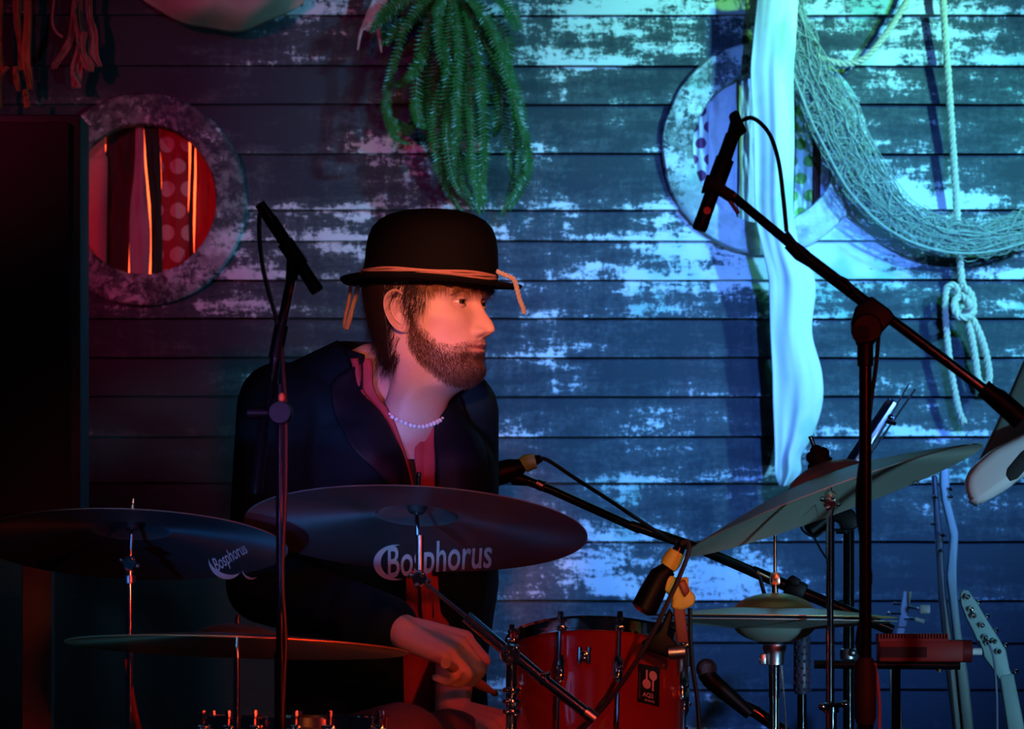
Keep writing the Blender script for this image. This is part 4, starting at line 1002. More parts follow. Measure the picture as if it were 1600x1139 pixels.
# E: low microphone aimed at the kit from below
yE = .12
mE = thing('microphone', P(1103, 1052, yE), 'black handheld-style microphone low between the tom and the hi-hat', 'microphone')
MB().ball(P(1104, 1045, yE), .0170, 16, (1, 1, 1)).build('grille_ball', mat('dark_blue_mesh', (.10, .12, .2), .35, .8, bump=.8, scale=900), mE)
MB().tube([P(1104, 1050, yE), P(1110, 1062, yE), P(1160, 1105, yE), P(1172, 1116, yE)], [.0160, .0145, .0110, .0095], 16).build('microphone_body', M['matte_black'], mE)
sE = thing('microphone_stand', (P(1230, 0, yE).x, yE + .02, 0), 'low black microphone stand with short arm under the hi-hat', 'microphone stand')
MB().tube([P(1150, 1098, yE + .02), P(1180, 1112, yE + .02), P(1235, 1150, yE + .02)], .0105, 14).build('boom_arm', M['black'], sE)
MB().tube([P(1230, 1148, yE + .02), (P(1230, 0, yE).x, yE + .02, .34)], .009, 14).build('pole', M['black'], sE)
tripod(sE, P(1230, 0, yE).x, yE + .02, M['black'], .34)

# F: stand with a boxy head behind the tilted cymbal
yF = .45
sF = thing('microphone_stand', (P(1325, 0, yF).x, yF, 0), 'black stand with an angular head just under the tilted cymbal', 'microphone stand')
MB().tube([P(1326, 828, yF), (P(1326, 0, yF).x, yF, .36)], .0095, 16).build('pole', M['black'], sF)
MB().prism([(1298, 800), (1322, 791), (1334, 797), (1344, 812), (1342, 822), (1334, 828), (1316, 828), (1312, 816), (1298, 812)], yF - .02, .04, .003).build('clamp_head', M['matte_black'], sF)
MB().tube([P(1318, 826, yF), P(1318, 834, yF)], .013, 14).build('collar', M['matte_black'], sF)
MB().lathe([(.0096, -.01), (.015, -.008), (.015, .008), (.0096, .01)], P(1326, 1022, yF), n=16).ball(P(1332, 1020, yF - .016), .007).build('collar', M['bluechrome'], sF)
tripod(sF, P(1326, 0, yF).x, yF, M['black'], .36)
mF = thing('microphone', P(1278, 820, yF), 'small black microphone peeping out under the tilted cymbal', 'microphone')
MB().tube([P(1262, 832, yF), P(1266, 829, yF), P(1296, 806, yF)], [.010, .016, .012], 16).build('microphone_body', M['matte_black'], mF)
MB().tube([P(1290, 812, yF), P(1304, 806, yF)], .008, 12).build('clip', M['matte_black'], mF)
tag(MB().tube(smooth_path([P(a, b, yF - .02) for a, b in [(1258, 812), (1252, 822), (1258, 832), (1274, 838), (1290, 828), (1306, 828), (1322, 832)]], 40), .0022, 8).tube(smooth_path([P(a, b, yF - .02) for a, b in [(1270, 836), (1282, 858), (1294, 878), (1302, 905)]], 20), .002, 6).build('cable', M['cable']), 'thin looped cable under the tilted cymbal', 'cable')

# folded music stand behind the pole of the right boom stand
yM = .9
ms = thing('music_stand', (P(1300, 0, yM).x, yM, 0), 'folded black music stand leaning up to the right behind the tall boom stand', 'music stand')
MB().prism([(1308, 742), (1318, 742), (1330, 728), (1398, 626), (1390, 620), (1382, 628), (1325, 712)], yM, .012, .002).build('folded_arm', M['black'], ms)
MB().prism([(1322, 738), (1332, 738), (1404, 632), (1396, 627)], yM - .016, .008, .001).build('folded_arm', M['steel'], ms)
MB().tube([P(1338, 742, yM - .02), P(1420, 600, yM - .02)], .0018, 6).tube([P(1350, 724, yM - .02), P(1430, 608, yM - .02)], .0022, 6).build('wire_arm', M['steel'], ms)
MB().ball(P(1392, 652, yM - .02), .006).tube([P(1384, 658, yM - .02), P(1400, 662, yM - .02)], .004, 8).build('rivet', M['chrome'], ms)
MB().tube([P(1318, 740, yM), P(1297, 775, yM), (P(1297, 0, yM).x, yM, .34)], .008, 12).build('pole', M['black'], ms)
tripod(ms, P(1297, 0, yM).x, yM, M['black'], .34)

# red percussion block on a bar
yR = -.10
rb = thing('percussion_block', P(1440, 1035, yR), 'red plastic percussion block with ridged top mounted on a bar beside the boom stand', 'percussion block')
M['redplastic'] = mat('red_plastic', (.26, .008, .006), .5, spec=.15)
MB().box(P(1437, 1017, yR), (S(yR) * 132, .05, S(yR) * 34), bev=.004).build('body', M['redplastic'], rb)
mb = MB()
for i in range(24): mb.box(P(1372 + i * 4.6, 995, yR), (.0028, .046, .010), bev=.0006)
mb.box(P(1425, 1000, yR), (S(yR) * 110, .048, .006), bev=.001)
o_ = mb.build('ridges', M['redplastic'], rb, smooth=False); o_['kind'] = 'stuff'
MB().box(P(1412, 1019, yR - .026), (S(yR) * 72, .004, S(yR) * 16), bev=.001).build('slot', mat('dark_red_slot', (.06, .008, .008), .8, spec=.1), rb)
MB().tube([P(1492, 1017, yR), P(1518, 1017, yR)], .0175, 20).build('end_cap', mat('dark_red_cap', (.14, .01, .01), .5, spec=.2), rb)
MB().tube([P(1516, 1018, yR), P(1534, 1018, yR)], .0055, 14).build('peg', mat('pale_peg', (.7, .68, .7), .4), rb)
MB().tube([P(1470, 1036, yR), P(1466, 1050, yR)], .004, 8).build('screw', M['copper'], rb)
bs = thing('percussion_stand', (P(1326, 0, yR).x, yR + .02, 0), 'thin horizontal bar on a stand carrying the red percussion block', 'stand')
MB().tube([P(1272, 1038, yR), P(1500, 1040, yR)], .0065, 12).build('crossbar', M['black'], bs)
MB().tube([P(1400, 1040, yR + .012), P(1400, 1300, yR + .012), (P(1400, 0, yR).x, yR + .012, .34)], .007, 12).build('pole', M['black'], bs)
tripod(bs, P(1400, 0, yR).x, yR + .012, M['black'], .34)

# ------------------------------------------------------------------ stringed instruments on the right
M['palewood'] = mat('pale_maple', (.62, .66, .58), .45, 0, .12, 20)
M['tealwood'] = mat('greenish_painted_neck', (.36, .55, .56), .4, 0, .12, 20)
M['darkwood'] = mat('dark_fingerboard', (.05, .07, .09), .35)
M['pearl'] = mat('white_peg', (.80, .82, .85), .3)
yU = 1.2
uk = thing('banjo', (P(1405, 0, yU).x, yU, 0), 'small pale headstock with two white pegs behind the red block', 'instrument')
MB().prism([(1412, 924), (1425, 924), (1416, 980), (1403, 980)], yU, .014, .002).build('headstock', M['palewood'], uk)
for k, (a, b) in enumerate([((1418, 948), (1436, 951)), ((1414, 965), (1432, 968))]):
    MB().tube([P(*a, yU - .004), P(*b, yU - .004)], .0026, 8).build('tuning_shaft', M['steel'], uk)
MB().box(P(1445, 952, yU - .004), (.020, .008, .017), bev=.003).build('peg', M['pearl'], uk)
MB().tube([P(1430, 967, yU - .004), P(1444, 971, yU - .004)], .004, 10).build('peg', M['pearl'], uk)
for b in (942, 957):
    MB().tube([P(1398 - (b - 942) * .6, b + 1, yU - .004), P(1408, b + 2, yU - .004)], .0024, 8).ball(P(1398 - (b - 942) * .6, b + 1, yU - .004), .004).build('post', M['chrome'], uk)
MB().prism([(1402, 980), (1415, 981), (1404, 1050), (1411, 1139), (1424, 1500), (1404, 1500), (1396, 1139), (1390, 1050)], yU + .004, .018, .003).build('neck', M['palewood'], uk)
MB().lathe([(.001, -.03), (.12, -.03), (.13, -.02), (.13, .03), (.12, .035), (.001, .035)], (P(1414, 0, yU).x, yU + .02, .14), (0, 1, 0), 40).build('body', M['palewood'], uk)

yG = 1.0
g1 = thing('double_bass', (P(1500, 0, yG).x, yG, 0), 'tall pale curved neck of a stringed instrument right of the tilted cymbal', 'instrument')
MB().prism([(1470, 736), (1476, 730), (1484, 732), (1484, 756), (1483, 775), (1491, 805), (1498, 832), (1497, 858), (1495, 884), (1496, 930), (1502, 985), (1514, 1060), (1522, 1139), (1545, 1480), (1530, 1480), (1505, 1139), (1497, 1060), (1490, 985), (1485, 940), (1480, 900), (1483, 868), (1486, 838), (1480, 812), (1473, 782), (1470, 758)], yG, .03, .004).build('neck', M['tealwood'], g1)
MB().prism([(1457, 742), (1464, 742), (1474, 850), (1478, 930), (1490, 1010), (1506, 1139), (1530, 1480), (1508, 1480), (1490, 1139), (1478, 1040), (1466, 920), (1462, 840)], yG + .012, .02, .003).build('fingerboard', M['darkwood'], g1)
for k, (a, b) in enumerate([(1461, 777), (1459, 818), (1474, 836), (1469, 860), (1484, 764), (1485, 776)]):
    MB().ball(P(a, b, yG - .006), .0042, 10).tube([P(a - 5, b, yG), P(a + 4, b + 1, yG)], .0026, 8).build('tuning_peg', M['chrome'], g1)
MB().prism([(1490, 1440), (1570, 1440), (1600, 1500), (1580, 1560), (1620, 1640), (1500, 1642), (1440, 1600), (1470, 1540), (1450, 1480)], yG - .02, .08, .01).build('body', M['darkwood'], g1)

yH = .55
g2 = thing('bass_guitar', (P(1580, 0, yH).x, yH, 0), 'blue-green headstock with many tuning pegs leaning at the bottom right corner', 'guitar')
MB().prism([(1500, 928), (1505, 921), (1513, 922), (1526, 940), (1545, 972), (1560, 996), (1572, 1015), (1578, 1045), (1584, 1060), (1562, 1062), (1548, 1040), (1536, 1024), (1530, 1008), (1520, 985), (1510, 965), (1502, 945)], yH, .016, .003).build('headstock', M['tealwood'], g2)
MB().prism([(1562, 1055), (1584, 1052), (1596, 1110), (1606, 1160), (1680, 1500), (1650, 1500), (1575, 1139)], yH - .002, .022, .004).build('neck', M['tealwood'], g2)
for k, (a, b) in enumerate([(1511, 933), (1517, 952), (1534, 977), (1539, 996), (1543, 1004), (1553, 1002), (1560, 1018), (1521, 962)]):
    MB().lathe([(.001, 0), (.0055, 0), (.006, .003), (.004, .010), (.001, .011)], P(a, b, yH - .001), (0, -1, 0), 14).build('tuning_post', M['chrome'], g2)
for k, (a, b) in enumerate([(1530, 941), (1543, 963), (1557, 985), (1572, 1008), (1588, 1049)]):
    MB().tube([P(a - 8, b + 4, yH + .008), P(a, b, yH + .008)], .0022, 6).ball(P(a, b, yH + .008), .0042, 8).build('tuning_peg', M['chrome'], g2)
MB().prism([(1640, 1490), (1700, 1490), (1760, 1560), (1740, 1640), (1640, 1652), (1590, 1600), (1600, 1540)], yH - .02, .05, .01).build('body', M['tealwood'], g2)
tag(MB().tube(smooth_path([P(a, b, yH - .03) for a, b in [(1545, 1005), (1553, 1030), (1557, 1080), (1558, 1139), (1557, 1300)]], 30), .0022, 8).build('cable', mat('blue_grey_cable', (.25, .28, .42), .4)), 'thin cable hanging down past the blue-green headstock', 'cable')

yW = -.5
gw = thing('electric_guitar', P(1590, 700, yW), 'white rounded instrument body with a black slot leaning in at the right edge', 'guitar')
MB().prism([(1510, 762), (1512, 742), (1528, 722), (1555, 700), (1600, 678), (1680, 640), (1720, 690), (1660, 740), (1600, 742), (1580, 762), (1545, 782), (1528, 790), (1518, 784)], yW, .045, .012).build('body', mat('white_lacquer', (.85, .86, .88), .3, coat=.4, var=.02), gw)
MB().prism([(1572, 742), (1574, 732), (1596, 706), (1620, 690), (1640, 700), (1606, 730), (1590, 748), (1578, 752)], yW - .002, .006, .002).build('slot', M['rubber'], gw)
MB().prism([(1530, 722), (1556, 668), (1585, 600), (1602, 560), (1680, 500), (1700, 640), (1640, 672), (1596, 686)], yW + .05, .03, .006).build('side', mat('dark_green_body_side', (.12, .17, .15), .4), gw)
gs = thing('instrument_stand', (P(1640, 0, yW).x, yW + .06, 0), 'black stand carrying the white instrument, outside the right edge', 'stand')
MB().tube([P(1640, 720, yW + .1), (P(1640, 0, yW).x, yW + .1, .34)], .010, 12).build('pole', M['black'], gs)
tripod(gs, P(1640, 0, yW).x, yW + .1, M['black'], .34)

# ------------------------------------------------------------------ the drummer
YAW = R(30); HS = 1.03
HCX = Vector((-.130, 0.0, 1.324))
hf = np.array([math.cos(YAW), -math.sin(YAW), 0]); hl = np.array([math.sin(YAW), math.cos(YAW), 0]); hu = np.array([0, 0, 1.0])
def H2W(p):
    p = np.asarray(p, float); return V3(HCX) + HS * (p[..., 0:1] * hf + p[..., 1:2] * hl + p[..., 2:3] * hu)
zs = [-.235, -.20, -.17, -.148, -.134, -.126, -.118, -.110, -.100, -.085, -.07, -.055, -.04, -.02, 0, .02, .045, .07, .09, .105, .115, .121, .124]
Fk = [.050, .045, .040, .036, .046, .066, .080, .088, .0915, .0885, .0900, .0905, .0895, .0865, .0855, .0945, .0935, .086, .070, .052, .035, .018, .0]
Bk = [.062, .056, .052, .052, .053, .054, .056, .058, .062, .069, .075, .081, .086, .091, .095, .098, .099, .094, .080, .061, .042, .022, .0]
Wk = [.075, .062, .058, .057, .056, .056, .0565, .058, .060, .064, .067, .069, .0705, .073, .0755, .077, .0775, .073, .062, .048, .034, .018, .0]
Nk = [2, 2, 2, 2, 2, 2, 2, 2.0, 2.0, 2.05, 2.1, 2.15, 2.2, 2.25, 2.3, 2.35, 2.3, 2.2, 2.1, 2, 2, 2, 2]
def itp(z, k):
    # smooth interpolation of the section tables
    return np.interp(z, zs, k)
def g2(y, z, cy_, cz_, sy, sz): return np.exp(-((y - cy_) / sy) ** 2 - ((z - cz_) / sz) ** 2)
def head_grid():
    rows = np.unique(np.concatenate([np.linspace(-.235, -.13, 14), np.linspace(-.13, .05, 132), np.linspace(.05, .124, 34)]))
    nc = 220
    fr = np.linspace(-1, 1, nc, endpoint=False); phi = PI * np.sign(fr) * np.abs(fr) ** 1.25    # denser at the front
    ker = np.exp(-np.linspace(-2, 2, 9) ** 2); ker /= ker.sum()
    zz = np.linspace(-.26, .15, 400)
    def sm(k):
        v = np.interp(zz, zs, k); v2 = np.convolve(np.pad(v, 4, 'edge'), ker, 'valid'); return lambda z: np.interp(z, zz, v2) if z < .11 else np.interp(z, zs, k)
    f_, b_, w__, n_ = sm(Fk), sm(Bk), sm(Wk), sm(Nk)
    G = np.zeros((len(rows), nc, 3))
    for i, z in enumerate(rows):
        F, B, W, N = f_(z), b_(z), w__(z), n_(z)
        c, s = np.cos(phi), np.sin(phi)
        x = np.sign(c) * np.abs(c) ** (2 / N) * np.where(c > 0, F, B); y = np.sign(s) * np.abs(s) ** (2 / N) * W
        G[i, :, 0] = x; G[i, :, 1] = y; G[i, :, 2] = z
    X, Y, Z = G[..., 0].copy(), G[..., 1].copy(), G[..., 2].copy(); front = np.clip((X - .02) / .03, 0, 1)
    dx = np.zeros_like(X); A = np.abs(Y)
    # nose: bridge, tip, wings
    br = np.interp(Z, [-.066, -.060, -.054, -.050, -.045, -.040, -.030, -.018, -.005, .006, .016, .028], [0, 0, .006, .016, .0245, .0255, .0215, .0145, .0080, .0030, .0010, 0])
    sw = np.interp(Z, [-.055, -.045, -.03, -.01, .01, .03], [.0095, .0100, .0085, .0072, .0075, .012])
    dx += br * np.exp(-(np.abs(Y) / sw) ** 2.2)
    dx += .0105 * g2(A, Z, .0135, -.0455, .0058, .0065) + .004 * g2(A, Z, .010, -.03, .009, .012)
    dx -= .0035 * g2(A, Z, .0065, -.0530, .0035, .0022)      # nostrils
    # brow, sockets, cheeks
    dx += .0050 * g2(A, Z, .028, .019, .020, .0065) + .0025 * g2(A, Z, .0, .014, .012, .008)
    dx -= .0135 * g2(A, Z, .030, -.001, .0145, .0105) + .004 * g2(A, Z, .015, .000, .006, .011)
    dx += .0050 * g2(A, Z, .042, -.026, .018, .013)
    dx -= .0035 * g2(A, Z, .046, -.062, .014, .016)
    # mouth
    dx += .0045 * g2(Y, Z, 0, -.0615, .020, .0048) + .0030 * g2(A, Z, .006, -.0635, .006, .003)
    dx += .0055 * g2(Y, Z, 0, -.0745, .016, .0046)
    dx -= .0060 * g2(Y, Z, 0, -.0682, .024, .0017)
    dx -= .0045 * g2(Y, Z, 0, -.0850, .020, .0045)
    dx += .0060 * g2(Y, Z, 0, -.1010, .018, .0100)
    dx -= .0015 * g2(Y, Z, 0, -.0570, .0035, .0045)
    G[..., 0] += dx * front
    # temples in, cheekbones out
    G[..., 1] -= np.sign(Y) * .0035 * g2(X, Z, .050, .020, .020, .022)
    G[..., 1] += np.sign(Y) * .0030 * g2(X, Z, .045, -.022, .020, .012)
    G[..., 1] += np.sign(Y) * .0030 * g2(X, Z, .005, -.085, .020, .014)
    # throat and nape lean back towards the shoulders
    t = np.clip((-.105 - Z) / .12, 0, 1)
    G[..., 0] -= t ** 1.2 * .055
    return G
HG = head_grid()
body_mb = MB(); nH = HG.shape[0] * HG.shape[1]
body_mb.grid(H2W(HG), close_u=True)
top = body_mb.n
attr_local = [HG.reshape(-1, 3)]
def add_local(arr, faces=None, grid_close=False, key=9.0):
    arr = np.asarray(arr, float); sh = arr.shape
    if faces is None: body_mb.grid(H2W(arr), close_u=grid_close)
    else: body_mb.add(H2W(arr), faces)
    q = arr.reshape(-1, 3).copy(); q[:, 0] = -9; attr_local.append(q)
# eyelids
EYE = [np.array([.0680, s * .0305, -.001]) for s in (-1, 1)]
for k, e in enumerate(EYE):
    s = (-1, 1)[k]
    for up in (1, -1):
        rows = []
        for i in range(7):
            row = []
            for j in range(17):
                a = R(-68 + 136 * j / 16); ca = math.cos(a * 1.28)
                edge = R(17) * max(0, ca) if up > 0 else R(-15) * max(0, ca)
                far = R(78) if up > 0 else R(-75)
                el = edge + (far - edge) * (i / 6) ** 1.3; r = .0137 + (.0006 if i == 0 else 0) - (.003 * (i / 6) ** 2)
                row.append(e + r * np.array([math.cos(el) * math.cos(a + s * .22), math.cos(el) * math.sin(a + s * .22), math.sin(el)]))
            rows.append(row)
        add_local(rows)
# ears
for s in (-1, 1):
    n_r, n_a = 34, 72; rows = []
    for i in range(n_r):
        r = i / (n_r - 1); row = []
        for j in range(n_a):
            a = 2 * PI * j / n_a
            # outline: u backwards, v up; wide at the top, narrow lobe
            v = math.sin(a) * (.0335 if math.sin(a) > 0 else .0335); wdt = .0195 * (1 + .22 * math.sin(a)) * (1 if math.cos(a) < 0 else .78)
            u = math.cos(a) * wdt
            h = .0125 + .0075 * (-math.cos(a)) * r          # stands off more at the back
            back = max(0, -math.cos(a) * .6 + .5 * max(0, math.sin(a)) + .35)
            h += .0065 * math.exp(-((r - .90) / .075) ** 2) * min(1, back + .2)          # helix
            h -= .0095 * math.exp(-((r - .72) / .085) ** 2) * min(1, back)         # scapha
            h += .0040 * math.exp(-((r - .52) / .10) ** 2) * min(1, back)
            if math.sin(a) > -.55: h -= .0165 * math.exp(-(r / .36) ** 2)
            h += .0040 * math.exp(-((math.cos(a) - .9) / .3) ** 2 - ((r - .55) / .2) ** 2 - ((math.sin(a) + .1) / .35) ** 2)   # tragus
            if i == n_r - 1: h -= .006
            px_, pz_ = -.004 + u * r * 1.0, -.014 + v * r
            tl = R(-10); x_ = px_ * math.cos(tl) - (pz_ + .014) * -math.sin(tl) * -1; x_ = px_ + (pz_ + .014) * math.tan(tl)
            row.append([x_, s * (.0670 + h), pz_])
        rows.append(row)
    last = [[q[0] + (.004 if True else 0), s * .066, q[2]] for q in rows[-1]]
    rows.append(last)
    add_local(rows, grid_close=True)

# torso frame
TB = R(33); TC0 = np.array([-.205, .06, 0])
tf = np.array([math.sin(TB), -math.cos(TB), 0]); tl_ = np.array([math.cos(TB), math.sin(TB), 0])    # forward, his left
def T2W(l, f, z): return TC0 + tl_ * l + tf * f + np.array([0, 0, z])
def W2T(p): d = np.asarray(p) - TC0; return d @ tl_, d @ tf, d[..., 2]
shR, shL = T2W(-.178, -.01, 1.165), T2W(.138, .0, 1.165)
elR, wrR = np.array([-.378, -.14, .885]), V3(P(628, 986, -.37))
elL, wrL = np.array([-.080, .20, .895]), V3(P(706, 1112, -.16))
hipR, knR, anR = T2W(-.09, .0, .58), V3(P(626, 1172, -.38)), np.array([-.16, -.42, .09])
hipL, knL, anL = T2W(.09, .0, .58), V3(P(702, 1180, -.20)), np.array([.05, -.22, .09])
def voxel(mb, size, smooth_it, name='tmp'):
    me = bpy.data.meshes.new(name); v, f = mb.arrays(); me.from_pydata(v.tolist(), [], f); me.update()
    o = bpy.data.objects.new(name, me); COL.objects.link(o)
    md = o.modifiers.new('r', 'REMESH'); md.mode = 'VOXEL'; md.voxel_size = size; md.adaptivity = 0
    if smooth_it:
        sm = o.modifiers.new('s', 'SMOOTH'); sm.iterations = smooth_it; sm.factor = .5
    dg = bpy.context.evaluated_depsgraph_get(); ev = o.evaluated_get(dg); m2 = ev.to_mesh()
    vv = np.zeros(len(m2.vertices) * 3); m2.vertices.foreach_get('co', vv); vv = vv.reshape(-1, 3)
    ff = [tuple(p.vertices) for p in m2.polygons]
    ev.to_mesh_clear(); bpy.data.objects.remove(o); bpy.data.meshes.remove(me)
    return vv, ff
def torso(mb, k=0.0):
    for l in (-1, 1):
        mb.capsule(T2W(l * .060, .0, .60), T2W(l * .055, .0, .78), .110 + k, .105 + k)
        mb.capsule(T2W(l * .055, .0, .78), T2W(l * .072, .010, 1.05), .105 + k, .108 + k)
        mb.capsule(T2W(l * .045, .03, .98), T2W(l * .055, .022, 1.10), .085 + k, .075 + k)
        mb.capsule(T2W(l * .05, -.01, 1.10), T2W(l * .145 - (l > 0) * .012, -.005, 1.165), .075 + k, .052 + k)
        mb.capsule(T2W(l * .02, .0, 1.235), T2W(l * .140, -.01, 1.185), .045 + k, .040 + k)
    mb.capsule(T2W(0, -.005, 1.10), T2W(.012, .005, 1.21), .09 + k, .055 + k)
def arm(mb, sh, el, wr, k=0.0, stop=1.0):
    mb.capsule(sh, el, .050 + k, .040 + k); e2 = el + (wr - el) * stop; mb.capsule(el, e2, .041 + k, .027 + k)
def hand(mb, wr, d, n, side, curl=(38, 85, 60), scale=1.0, spread=.0):
    """d: along the palm, n: back of the hand, side: +1 when the thumb lies along d x n"""
    d = d / np.linalg.norm(d); n = n - d * (n @ d); n /= np.linalg.norm(n); l = np.cross(d, n) * side
    K = scale
    offs = [.030, .010, -.010, -.028]; lens = [(.040, .024, .019), (.044, .028, .020), (.041, .026, .020), (.032, .020, .018)]
    rad = [.0092, .0094, .0088, .0078]
    for i in range(4):
        mcp = wr + (d * (.088 - .004 * abs(i - 1)) + l * offs[i] + n * (.004 - .002 * abs(i - 1.5))) * K
        mb.capsule(wr + (d * .012 + l * offs[i] * .55) * K, mcp, .0155 * K, .0120 * K, 12)
        a = 0; p = mcp; dirn = d
        for s_, (L, c) in enumerate(zip(lens[i], curl)):
            a += R(c * (1 + .06 * (i - 1))); q = p + (d * math.cos(a) - n * math.sin(a) + l * spread * (1.5 - i)) * L * K
            r0 = rad[i] * (1 - .07 * s_) * K; mb.capsule(p, q, r0 * 1.06, r0 * .94, 12); p = q
    t0 = wr + (d * .022 + l * .024 - n * .006) * K; t1 = t0 + (d * .034 + l * .018 - n * .012) * K; t2 = t1 + (d * .030 - l * .004 - n * .012) * K; t3 = t2 + (d * .022 - l * .012 - n * .006) * K
    mb.capsule(t0, t1, .0145 * K, .0118 * K, 12); mb.capsule(t1, t2, .0112 * K, .0100 * K, 12); mb.capsule(t2, t3, .0100 * K, .0085 * K, 12)
    return l
bm_ = MB(); torso(bm_, -.012)
arm(bm_, shR, elR, wrR); arm(bm_, shL, elL, wrL)
for hp, kn, an in ((hipR, knR, anR), (hipL, knL, anL)):
    bm_.capsule(hp, kn, .082, .056); bm_.capsule(kn, an, .052, .036); bm_.capsule(an - np.array([0, -.02, .03]), an + np.array([.02, -.15, -.045]), .038, .032)
dR = np.array([.135, -.06, -.045]); nR = np.array([.10, -.55, .80])
hand(bm_, wrR, dR, nR, -1, (40, 78, 45), 1.06)
dL = np.array([.10, -.08, -.03]); nL = np.array([.1, -.5, .85])
hand(bm_, wrL, dL, nL, 1, (35, 70, 50), 1.0)
bv, bf = voxel(bm_, .0036, 3)
body_mb.add(bv, bf); q = np.full((len(bv), 3), -9.0); attr_local.append(q)
ALoc = np.vstack(attr_local)

def skin_mat():
    m = bpy.data.materials.new('skin'); m.use_nodes = True; g = NG(m); b = m.node_tree.nodes['Principled BSDF']
    pos = g.n('ShaderNodeTexCoord').outputs['Object']
    at_b = g.n('ShaderNodeAttribute', attribute_name='beard'); at_l = g.n('ShaderNodeAttribute', attribute_name='lip')
    fr = g.noise(pos, 90, detail=4); pores = g.noise(pos, 700, detail=2)
    c = g.mix(fr, (.62, .40, .31), (.70, .47, .37))
    c = g.mix(g.math('MULTIPLY', at_b.outputs['Fac'], .78), c, (.12, .06, .04))
    c = g.mix(g.math('MULTIPLY', at_l.outputs['Fac'], .7), c, (.52, .22, .20))
    g.l(c, b.inputs['Base Color']); b.inputs['Roughness'].default_value = .5
    b.inputs['Subsurface Weight'].default_value = .18; b.inputs['Subsurface Radius'].default_value = (.010, .004, .002); b.inputs['Subsurface Scale'].default_value = .5
    bp = g.n('ShaderNodeBump'); bp.inputs['Strength'].default_value = .25; bp.inputs['Distance'].default_value = .0008
    g.l(pores, bp.inputs['Height']); g.l(bp.outputs[0], b.inputs['Normal']); return m
M['skin'] = skin_mat()
def sst(x, a, b): t = np.clip((x - a) / (b - a), 0, 1); return t * t * (3 - 2 * t)
def beard_mask(L):
    x, y, z = L[:, 0], np.abs(L[:, 1]), L[:, 2]
    xx = x
    line = np.interp(xx, [.0, .012, .028, .050, .068, .082, .100], [.0, -.006, -.036, -.060, -.066, -.060, -.0535])
    low = np.interp(xx, [-.01, .0, .02, .045, .070, .10], [-.045, -.060, -.092, -.116, -.138, -.15])
    m = (.35 * sst(line - z, -.003, .004) + .65 * sst(line - z, .004, .022)) * sst(xx, .000, .010) * sst(z - low, -.006, .010)
    # keep the lips clear, keep a bare patch under the nose
    lip = np.exp(-((z + .0682) / .0072) ** 4 - (y / .0235) ** 4) * (x > .06)
    m *= 1 - lip; m *= 1 - .55 * np.exp(-((z + .083) / .006) ** 2 - ((y - .016) / .007) ** 2) * (x > .06)
    return np.where(x < -1, 0, m)
def lip_mask(L):
    x, y, z = L[:, 0], np.abs(L[:, 1]), L[:, 2]
    return np.where(x > .06, np.exp(-((z + .0682) / .0075) ** 4 - (y / .0225) ** 4), 0)
person = thing('person', (-.2, .05, 0), 'man in dark jacket, bowler hat and pearl necklace seated at the drums looking right', 'person')
bo = body_mb.build('body', M['skin'], person)
for nm, arr in (('beard', beard_mask(ALoc)), ('lip', lip_mask(ALoc))):
    at_ = bo.data.attributes.new(nm, 'FLOAT', 'POINT'); at_.data.foreach_set('value', arr.astype(np.float32))

# eyes
M['eyewhite'] = mat('eye_white', (.80, .76, .72), .15, coat=.5, var=.03); M['iris'] = mat('dark_iris', (.06, .05, .03), .2, coat=.8); M['pupil'] = mat('pupil', (.004, .004, .004), .15)
gz = np.array([.94, -.26, .03]); gz /= np.linalg.norm(gz)
gw_ = H2W(gz) - H2W(np.zeros(3)); gw_ /= np.linalg.norm(gw_)
for e in EYE:
    c = H2W(e); ey = MB().ball(c, .0126 * HS, 28).build('eyeball', M['eyewhite'], person)
    r = .0129 * HS
    MB().lathe([(r * math.sin(a), r * math.cos(a)) for a in np.linspace(R(30), .02, 6)], c, gw_, 24).build('iris', M['iris'], ey)
    r = .0131 * HS
    MB().lathe([(r * math.sin(a), r * math.cos(a)) for a in np.linspace(R(11), .02, 4)], c, gw_, 18).build('pupil', M['pupil'], ey)

